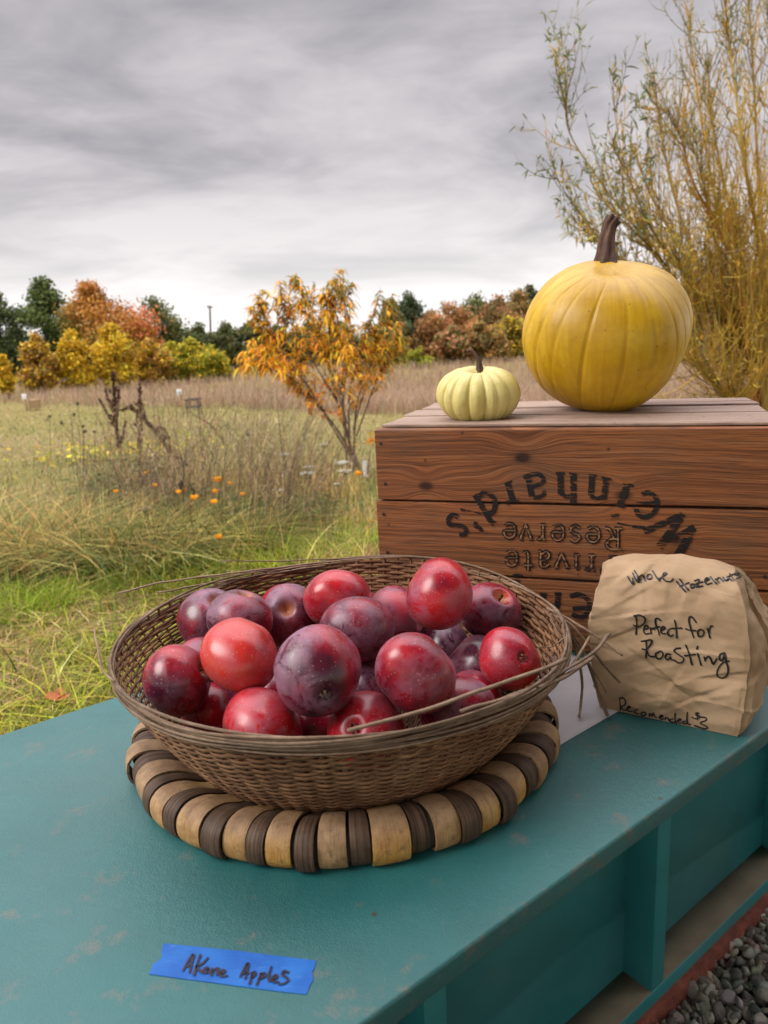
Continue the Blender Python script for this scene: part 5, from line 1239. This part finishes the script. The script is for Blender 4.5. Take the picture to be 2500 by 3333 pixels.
for j, s_ in enumerate(WS):
    dep = np.r_[0, np.cumsum(rgw.normal(.02, .22, len(s_) - 1))]; P = spline(np.array([aty(x, y, WD + d) for (x, y), d in zip(s_, dep)]), 60)
    P[0, 2] = min(P[0, 2], wb[2] + .0); main = j not in (3, 4, 5, 7, 18)
    tb_.append(tubes(P[None], (np.linspace(1, .12, 60) * (.024 if main else .016))[None], 6, jitc([(.30, .195, .045) if main else (.2, .155, .07)], 1, rgw, .15)))
    for q in range(95 if main else 58):
        k = int(rgw.uniform(10, 57)); T = unit(P[min(k + 3, 59)] - P[k]); L = rgw.uniform(.25, .85) * (1.15 - k / 75)
        d = unit(T * .8 + rgw.normal(0, .42, 3) + [0, 0, .28]); Q = spline(np.array([P[k], P[k] + d * L * .45, P[k] + d * L * .8 + [0, 0, L * .12], P[k] + d * L + [rgw.normal(0, .03), 0, L * .26]]), 9)
        gold = rgw.random() < (.85 if k < 42 and main else .45)
        tb_.append(tubes(Q[None], np.linspace(.0048, .0014, 9)[None], 3, jitc([(.46, .29, .05) if gold else (.24, .19, .10)], 1, rgw, .2)))
        wl(Q, int(rgw.uniform(2, 7)) if main else int(rgw.uniform(5, 12)))
        for q2 in range(2):
            k2 = rgw.integers(2, 7); d2_ = unit(d + rgw.normal(0, .5, 3) + [0, 0, .2]); L2 = L * rgw.uniform(.25, .55); Q2 = spline(np.array([Q[k2], Q[k2] + d2_ * L2 * .6, Q[k2] + d2_ * L2 + [0, 0, .05]]), 6)
            tb_.append(tubes(Q2[None], np.linspace(.0028, .001, 6)[None], 3, jitc([(.46, .29, .05) if gold else (.24, .19, .10)], 1, rgw, .2))); wl(Q2, 2)
V, Fq, C = merge(tb_); raw('branches', V, Fq, M_TWIG, willow, C=C)
X = np.concatenate(X); Dr = np.concatenate(Dr); n = len(X); pxl = X - EYE; sx_ = (pxl @ RT) / (pxl @ FW) * F + 1250; sy_ = 1666.5 - (pxl @ UP) / (pxl @ FW) * F
gl = np.clip((sy_ - 250) / 700 + (sx_ - 2100) / 900, .08, .92)
C = np.where((rgw.random(n) < gl)[:, None], pick([(.48, .31, .035), (.38, .25, .035), (.52, .39, .06)], [3, 2, 2], n, rgw), pick([(.16, .20, .10), (.12, .16, .07), (.22, .23, .09)], [3, 2, 1], n, rgw))
bigl = np.where((sx_ < 2120) & (sy_ < 950), 1.6, 1.0); Ln = rgw.uniform(.022, .06, n) * bigl; V, Fq, C = leaves(X, Dr, Ln, rgw.uniform(.005, .011, n) * bigl, Ln * rgw.uniform(0, .4, n), C, 4, rgw); raw('foliage', V, Fq, M_LEAF, willow, C=C)

# ------------------------------------------------------------ trees at the field's edge
def field_tree(name, label, px, top, D, wpx, pal, group=None, seed=0, n=2600, base=None, trunk=True, low=.12, leaf=.26, shape=1.0, tone=None):
    rg = np.random.default_rng(500 + seed)
    q = aty(px, 1130, D); b = np.array([q[0], D, 0]); b[2] = gz(b[0], b[1])
    wpx = wpx * (1.0 if name == 'orchard_tree' else 1.28); H = aty(px, top, D)[2] - b[2]; Wd = abs(aty(px + wpx / 2, top, D)[0] - aty(px - wpx / 2, top, D)[0]); b[2] -= .05
    root = thing(name, label, 'tree' if trunk else 'shrub', b, group)
    nb = 44 if n > 1200 else 20; cl_ = []; n = int(n * 2.7); leaf = leaf * 1.15
    for _ in range(nb):      # leaf masses hung on the limbs
        t = low + (1 - low) * rg.random() ** .85; env = math.sin(min(1, (t - low) / (1 - low) * .86 + .2) * math.pi) ** .55 * (1 if t < .75 else (1.28 - t) / .53 * shape)
        a = rg.uniform(0, 6.28); r = env * Wd * .5 * math.sqrt(rg.random()) * .9; cl_.append((r * math.cos(a), r * math.sin(a) * .8, t * H * .93, rg.uniform(.12, .23) * min(Wd, H * .9) * (.7 + .5 * env)))
    cl_ = np.array(cl_); w_ = cl_[:, 3] ** 2; idx = rg.choice(nb, n, p=w_ / w_.sum())
    o_ = unit(rg.normal(size=(n, 3))) * (rg.random(n) ** .42)[:, None] * cl_[idx, 3:4]; o_ *= np.where(rg.random(n) < .16, 1.45, 1.0)[:, None]; o_[:, 2] *= .75
    X = cl_[idx, :3] + o_; X[:, 2] = np.clip(X[:, 2], .05, H)
    tcl = rg.normal(1, .16, nb)[idx]
    if tone: C = np.array([tone(x / (Wd / 2), z / H, rg) for x, z in zip(X[:, 0], X[:, 2])])
    else: C = np.array(pal)[rg.choice(len(pal), n)] 
    C = (C * tcl[:, None] * rg.normal(1, .2, (n, 1)).clip(.4, 1.7)).clip(.005, .8)
    V, Fq, Cv = leaves(X + b, unit(rg.normal(size=(n, 3)) + [0, 0, .25]), rg.uniform(.5, 1.1, n) * leaf, rg.uniform(.4, .8, n) * leaf, np.zeros(n), C, 3, rg); raw('crown', V, Fq, M_LEAF, root, C=Cv)
    tr_ = [tubes(spline(np.array([b, b + [Wd * .02, 0, H * .3], b + [0, 0, H * .75]]), 10)[None], np.linspace(.03 * H + .03, .006 * H, 10)[None], 7, np.array([[.075, .058, .045]]))]
    for c in cl_[:14]:
        z0 = min(H * .55, max(.12 * H, c[2] * .5)); tr_.append(tubes(spline(np.array([b + [0, 0, z0], b + [c[0] * .5, c[1] * .5, (z0 + c[2]) / 2 + .05 * H], b + c[:3]]), 7)[None], np.linspace(.013 * H, .003 * H, 7)[None], 5, np.array([[.075, .058, .045]])))
    V, Fq, Cv = merge(tr_); raw('trunk', V, Fq, M_TWIG, root, C=Cv, smooth=True)
GRN = [(.11, .155, .042), (.08, .12, .035), (.155, .19, .055)]; DRK = [(.07, .098, .045), (.085, .115, .048), (.115, .135, .062)]; YEL = [(.74, .48, .025), (.62, .43, .04), (.76, .42, .03), (.40, .34, .05)]; ORG = [(.46, .22, .06), (.50, .27, .07), (.36, .18, .06), (.28, .21, .06)]; LIM = [(.30, .32, .03), (.22, .27, .03), (.40, .34, .03)]; OLV = [(.17, .17, .045), (.22, .19, .05), (.13, .14, .045)]; RUS = [(.46, .18, .09), (.50, .24, .11), (.38, .19, .07), (.27, .20, .065)]
def red_tone(x, z, rg):
    s = .55 * x + .75 * z + rg.normal(0, .12)
    return (.48, .15, .06) if s > .90 else (.46, .22, .045) if s > .38 else (.28, .21, .04) if s > .15 else (.12, .14, .035)
field_tree('field_tree', 'dark green tree cut off by the left edge of the photo', 5, 928, 64, 150, GRN + DRK, seed=1, n=3400)
field_tree('field_tree', 'tall green tree, highest on the left, beside the red one', 165, 893, 66, 170, GRN, seed=2, n=4200, low=.06)
field_tree('field_tree', 'broad maple turning red at the crown and orange below', 315, 912, 64, 330, None, seed=3, n=8500, low=.06, shape=.55, tone=red_tone)
field_tree('field_tree', 'rust red tree top low at the right of the broad red maple', 452, 1045, 65, 90, RUS, seed=31, n=1500)
field_tree('field_tree', 'open grey-green tree with sky showing through, right of the red maple', 512, 950, 68, 165, GRN + OLV, seed=4, n=2600, low=.1)
for k, (px, tp, w_) in enumerate([(250, 1050, 260), (60, 1060, 240), (430, 1055, 240), (570, 1050, 180), (-70, 1020, 180)]): field_tree('hedge_tree', 'dark green hedge tree low behind the yellow orchard trees', px, tp, 70, w_, DRK + GRN, 'dark hedge trees behind the orchard', seed=10 + k, n=2200, low=.03)
for k, (px, tp, w_, l_) in enumerate([(655, 1050, 120, 'dark evergreen hedge tree under the utility pole'), (740, 1040, 130, 'dark evergreen hedge tree left of the peach tree crown'), (820, 1045, 120, 'dark evergreen hedge tree behind the left half of the peach crown'), (905, 1052, 130, 'dark evergreen hedge tree behind the middle of the peach crown'), (1010, 1048, 130, 'dark evergreen hedge tree behind the peach stems'), (1110, 1040, 130, 'dark evergreen hedge tree behind the right half of the peach crown')]): field_tree('hedge_tree', l_, px, tp, 72, w_, DRK + OLV, seed=20 + k, n=2300, low=.03)
for k, (px, tp, w_, D, l_) in enumerate([(118, 1078, 130, 46, 'orange-tinged small orchard tree at the far left of the yellow row'), (238, 1062, 130, 47, 'small yellow orchard tree with a dark leaning trunk, second in the row'), (368, 1050, 180, 48, 'widest yellow orchard tree, below the red maple'), (487, 1095, 120, 50, 'low yellow-orange orchard tree beside the lime shrub'), (0, 1150, 60, 44, 'yellow orchard foliage cut by the left edge of the photo')]): field_tree('orchard_tree', l_, px, tp, D, w_, YEL + (ORG if k in (0, 3) else YEL[:2]), seed=40 + k, n=2200, low=.12, leaf=.2)
for k, (px, tp, w_, l_) in enumerate([(560, 1112, 150, 'lime yellow shrub, left of a pair at the field edge'), (625, 1098, 170, 'rounded lime green shrub left of the peach tree'), (690, 1135, 90, 'lowest lime shrub trailing off to the right of the pair')]): field_tree('field_shrub', l_, px, tp, 52, w_, LIM + YEL[:1], seed=50 + k, n=1900, low=.04, trunk=False, leaf=.2)
RT_ = [(1275, 965, 80, 62, OLV, 'yellow-green tree just right of the peach tree'), (1335, 955, 95, 66, DRK, 'dark evergreen tree with a grey top, right of the peach tree'), (1262, 1040, 90, 58, YEL + OLV, 'yellow tree half hidden by the right of the peach crown'), (1455, 985, 190, 64, RUS + ORG, 'broad pinkish orange tree on the right hill'), (1555, 962, 130, 72, GRN + OLV, 'green tree behind the broad pinkish orange one'), (1625, 955, 120, 70, RUS + OLV, 'rusty tree between two greens on the right hill'), (1690, 945, 120, 72, OLV + ORG, 'olive and orange tree left of the big pumpkin'), (1725, 930, 80, 78, DRK, 'dark tree top beside the big pumpkin'), (1400, 1020, 90, 68, DRK, 'low dark tree behind the broad pinkish one'), (1660, 1035, 130, 62, YEL + OLV, 'yellowish shrubby tree at the foot of the right hill'), (1560, 1055, 130, 60, OLV + ORG, 'olive shrubby tree below the green one on the hill'), (1480, 1070, 150, 60, OLV + RUS, 'olive low tree under the broad pinkish one'), (1800, 960, 150, 70, OLV + GRN, 'tree hidden behind the left side of the big pumpkin')]
for k, (px, tp, w_, D, pal, l_) in enumerate(RT_): field_tree('hill_tree', l_, px, tp - 10, D, w_ * 1.15, pal, seed=60 + k, n=2800, low=.04)
field_tree('field_shrub', 'small lime shrub at the foot of the hill, right of the peach tree', 1365, 1122, 55, 75, LIM, seed=80, n=900, low=.04, trunk=False, leaf=.18)
for k, (px, tp, w_, l_) in enumerate([(2030, 905, 200, 'dark tree seen behind the big pumpkin stem'), (2240, 890, 220, 'dark tree behind the willow, nearest the pumpkin'), (2420, 870, 220, 'dark tree behind the middle of the willow'), (2580, 880, 200, 'dark tree behind the willow at the right edge')]): field_tree('hill_tree', l_, px, tp, 60, w_, DRK + OLV + ORG[:1], seed=90 + k, n=2600, low=.03)

# ------------------------------------------------------------ small things in the field
def rel(b, dx, dz, dy=0): return b + np.array([dx, dy, dz])
EXX, EYY = np.array([1., 0, 0]), np.array([0, 1., 0])
# utility pole
b = aty(683, 1130, 95); b[2] = gz(b[0], b[1]); t = aty(683, 994, 95); up_ = thing('utility_pole', 'thin grey utility pole with a short crossarm above the trees', 'pole', b)
V, Fq, C = tubes(spline(np.array([b, t]), 6)[None], np.linspace(.16, .11, 6)[None], 8, np.array([[.1, .09, .08]])); raw('pole', V, Fq, M_POLE, up_, smooth=True)
boxpart('crossarm', rel(t, -.35, -.3), EXX, EYY, ZZ, .7, .12, .14, M_POLE, up_, .01); boxpart('insulators', rel(t, -.33, -.16), EXX, EYY, ZZ, .1, .1, .25, M_POLE, up_, .02)
# stacked boxes with a white-topped marker post, far left
b = aty(103, 1290, 33); b[2] = gz(b[0], b[1]); bx_ = thing('wooden_box', 'pale slatted wooden box standing in the mown field at far left', 'box', b)
for k in range(4): boxpart('box_slat', rel(b, -.2, .10 + k * .1), EXX, EYY, ZZ, .4, .36, .085, M_WOODL, bx_, .006)
for s in (-.2, .155): boxpart('corner_post', rel(b, s, .0, -.022), EXX, EYY, ZZ, .045, .02, .5, M_WOODL, bx_, .004)
b2 = rel(b, -.36, 0, .1); mp = thing('marker_post', 'wooden marker post with a white top beside the pale slatted box', 'post', b2)
boxpart('post', rel(b2, -.03, 0), EXX, EYY, ZZ, .06, .06, .62, M_WOODL, mp, .006); boxpart('white_plate', rel(b2, -.11, .5, -.03), EXX, EYY, ZZ, .2, .02, .26, M_SIGN, mp, .004)
# sign with white sheet and a wooden guard frame
b = hit(588, 1352); sg = thing('field_sign', 'small white sheet on a wooden stake at the edge of the dry meadow', 'sign', b); t = aty(585, 1277, b[1])
sc_ = b[1] / F; h_ = t[2] - b[2]
boxpart('stake', rel(b, .06, 0), EXX, EYY, ZZ, .05, .05, h_ + 10 * sc_, M_WOODL, sg, .005)
boxpart('white_sheet', rel(t, -9 * sc_, -9 * sc_, -.03), EXX, EYY, ZZ, 17 * sc_, .012, 19 * sc_, M_SIGN, sg, .003)
for k, (lx, lz, w_) in enumerate([(-4, 2, 9), (-5, -1.5, 11), (-3, -5, 7)]): boxpart('text_line', rel(t, lx * sc_, lz * sc_, -.036), EXX, EYY, ZZ, w_ * sc_, .005, 1.3 * sc_, flat('grey_print', (.28, .28, .3)), sg, .0005)
b3 = rel(b, .42, 0, .3); fr_ = thing('tree_guard_frame', 'low wooden guard frame standing right of the white sheet sign', 'frame', b3)
for xx in (-.2, .2):
    for yy in (-.2, .2): boxpart('post', rel(b3, xx - .02, -.02, yy), EXX, EYY, ZZ, .04, .04, .56, M_POLE, fr_, .004)
for zz in (.22, .48):
    for yy in (-.225, .225): boxpart('rail', rel(b3, -.24, zz, yy), EXX, EYY, ZZ, .48, .022, .06, M_POLE, fr_, .004)
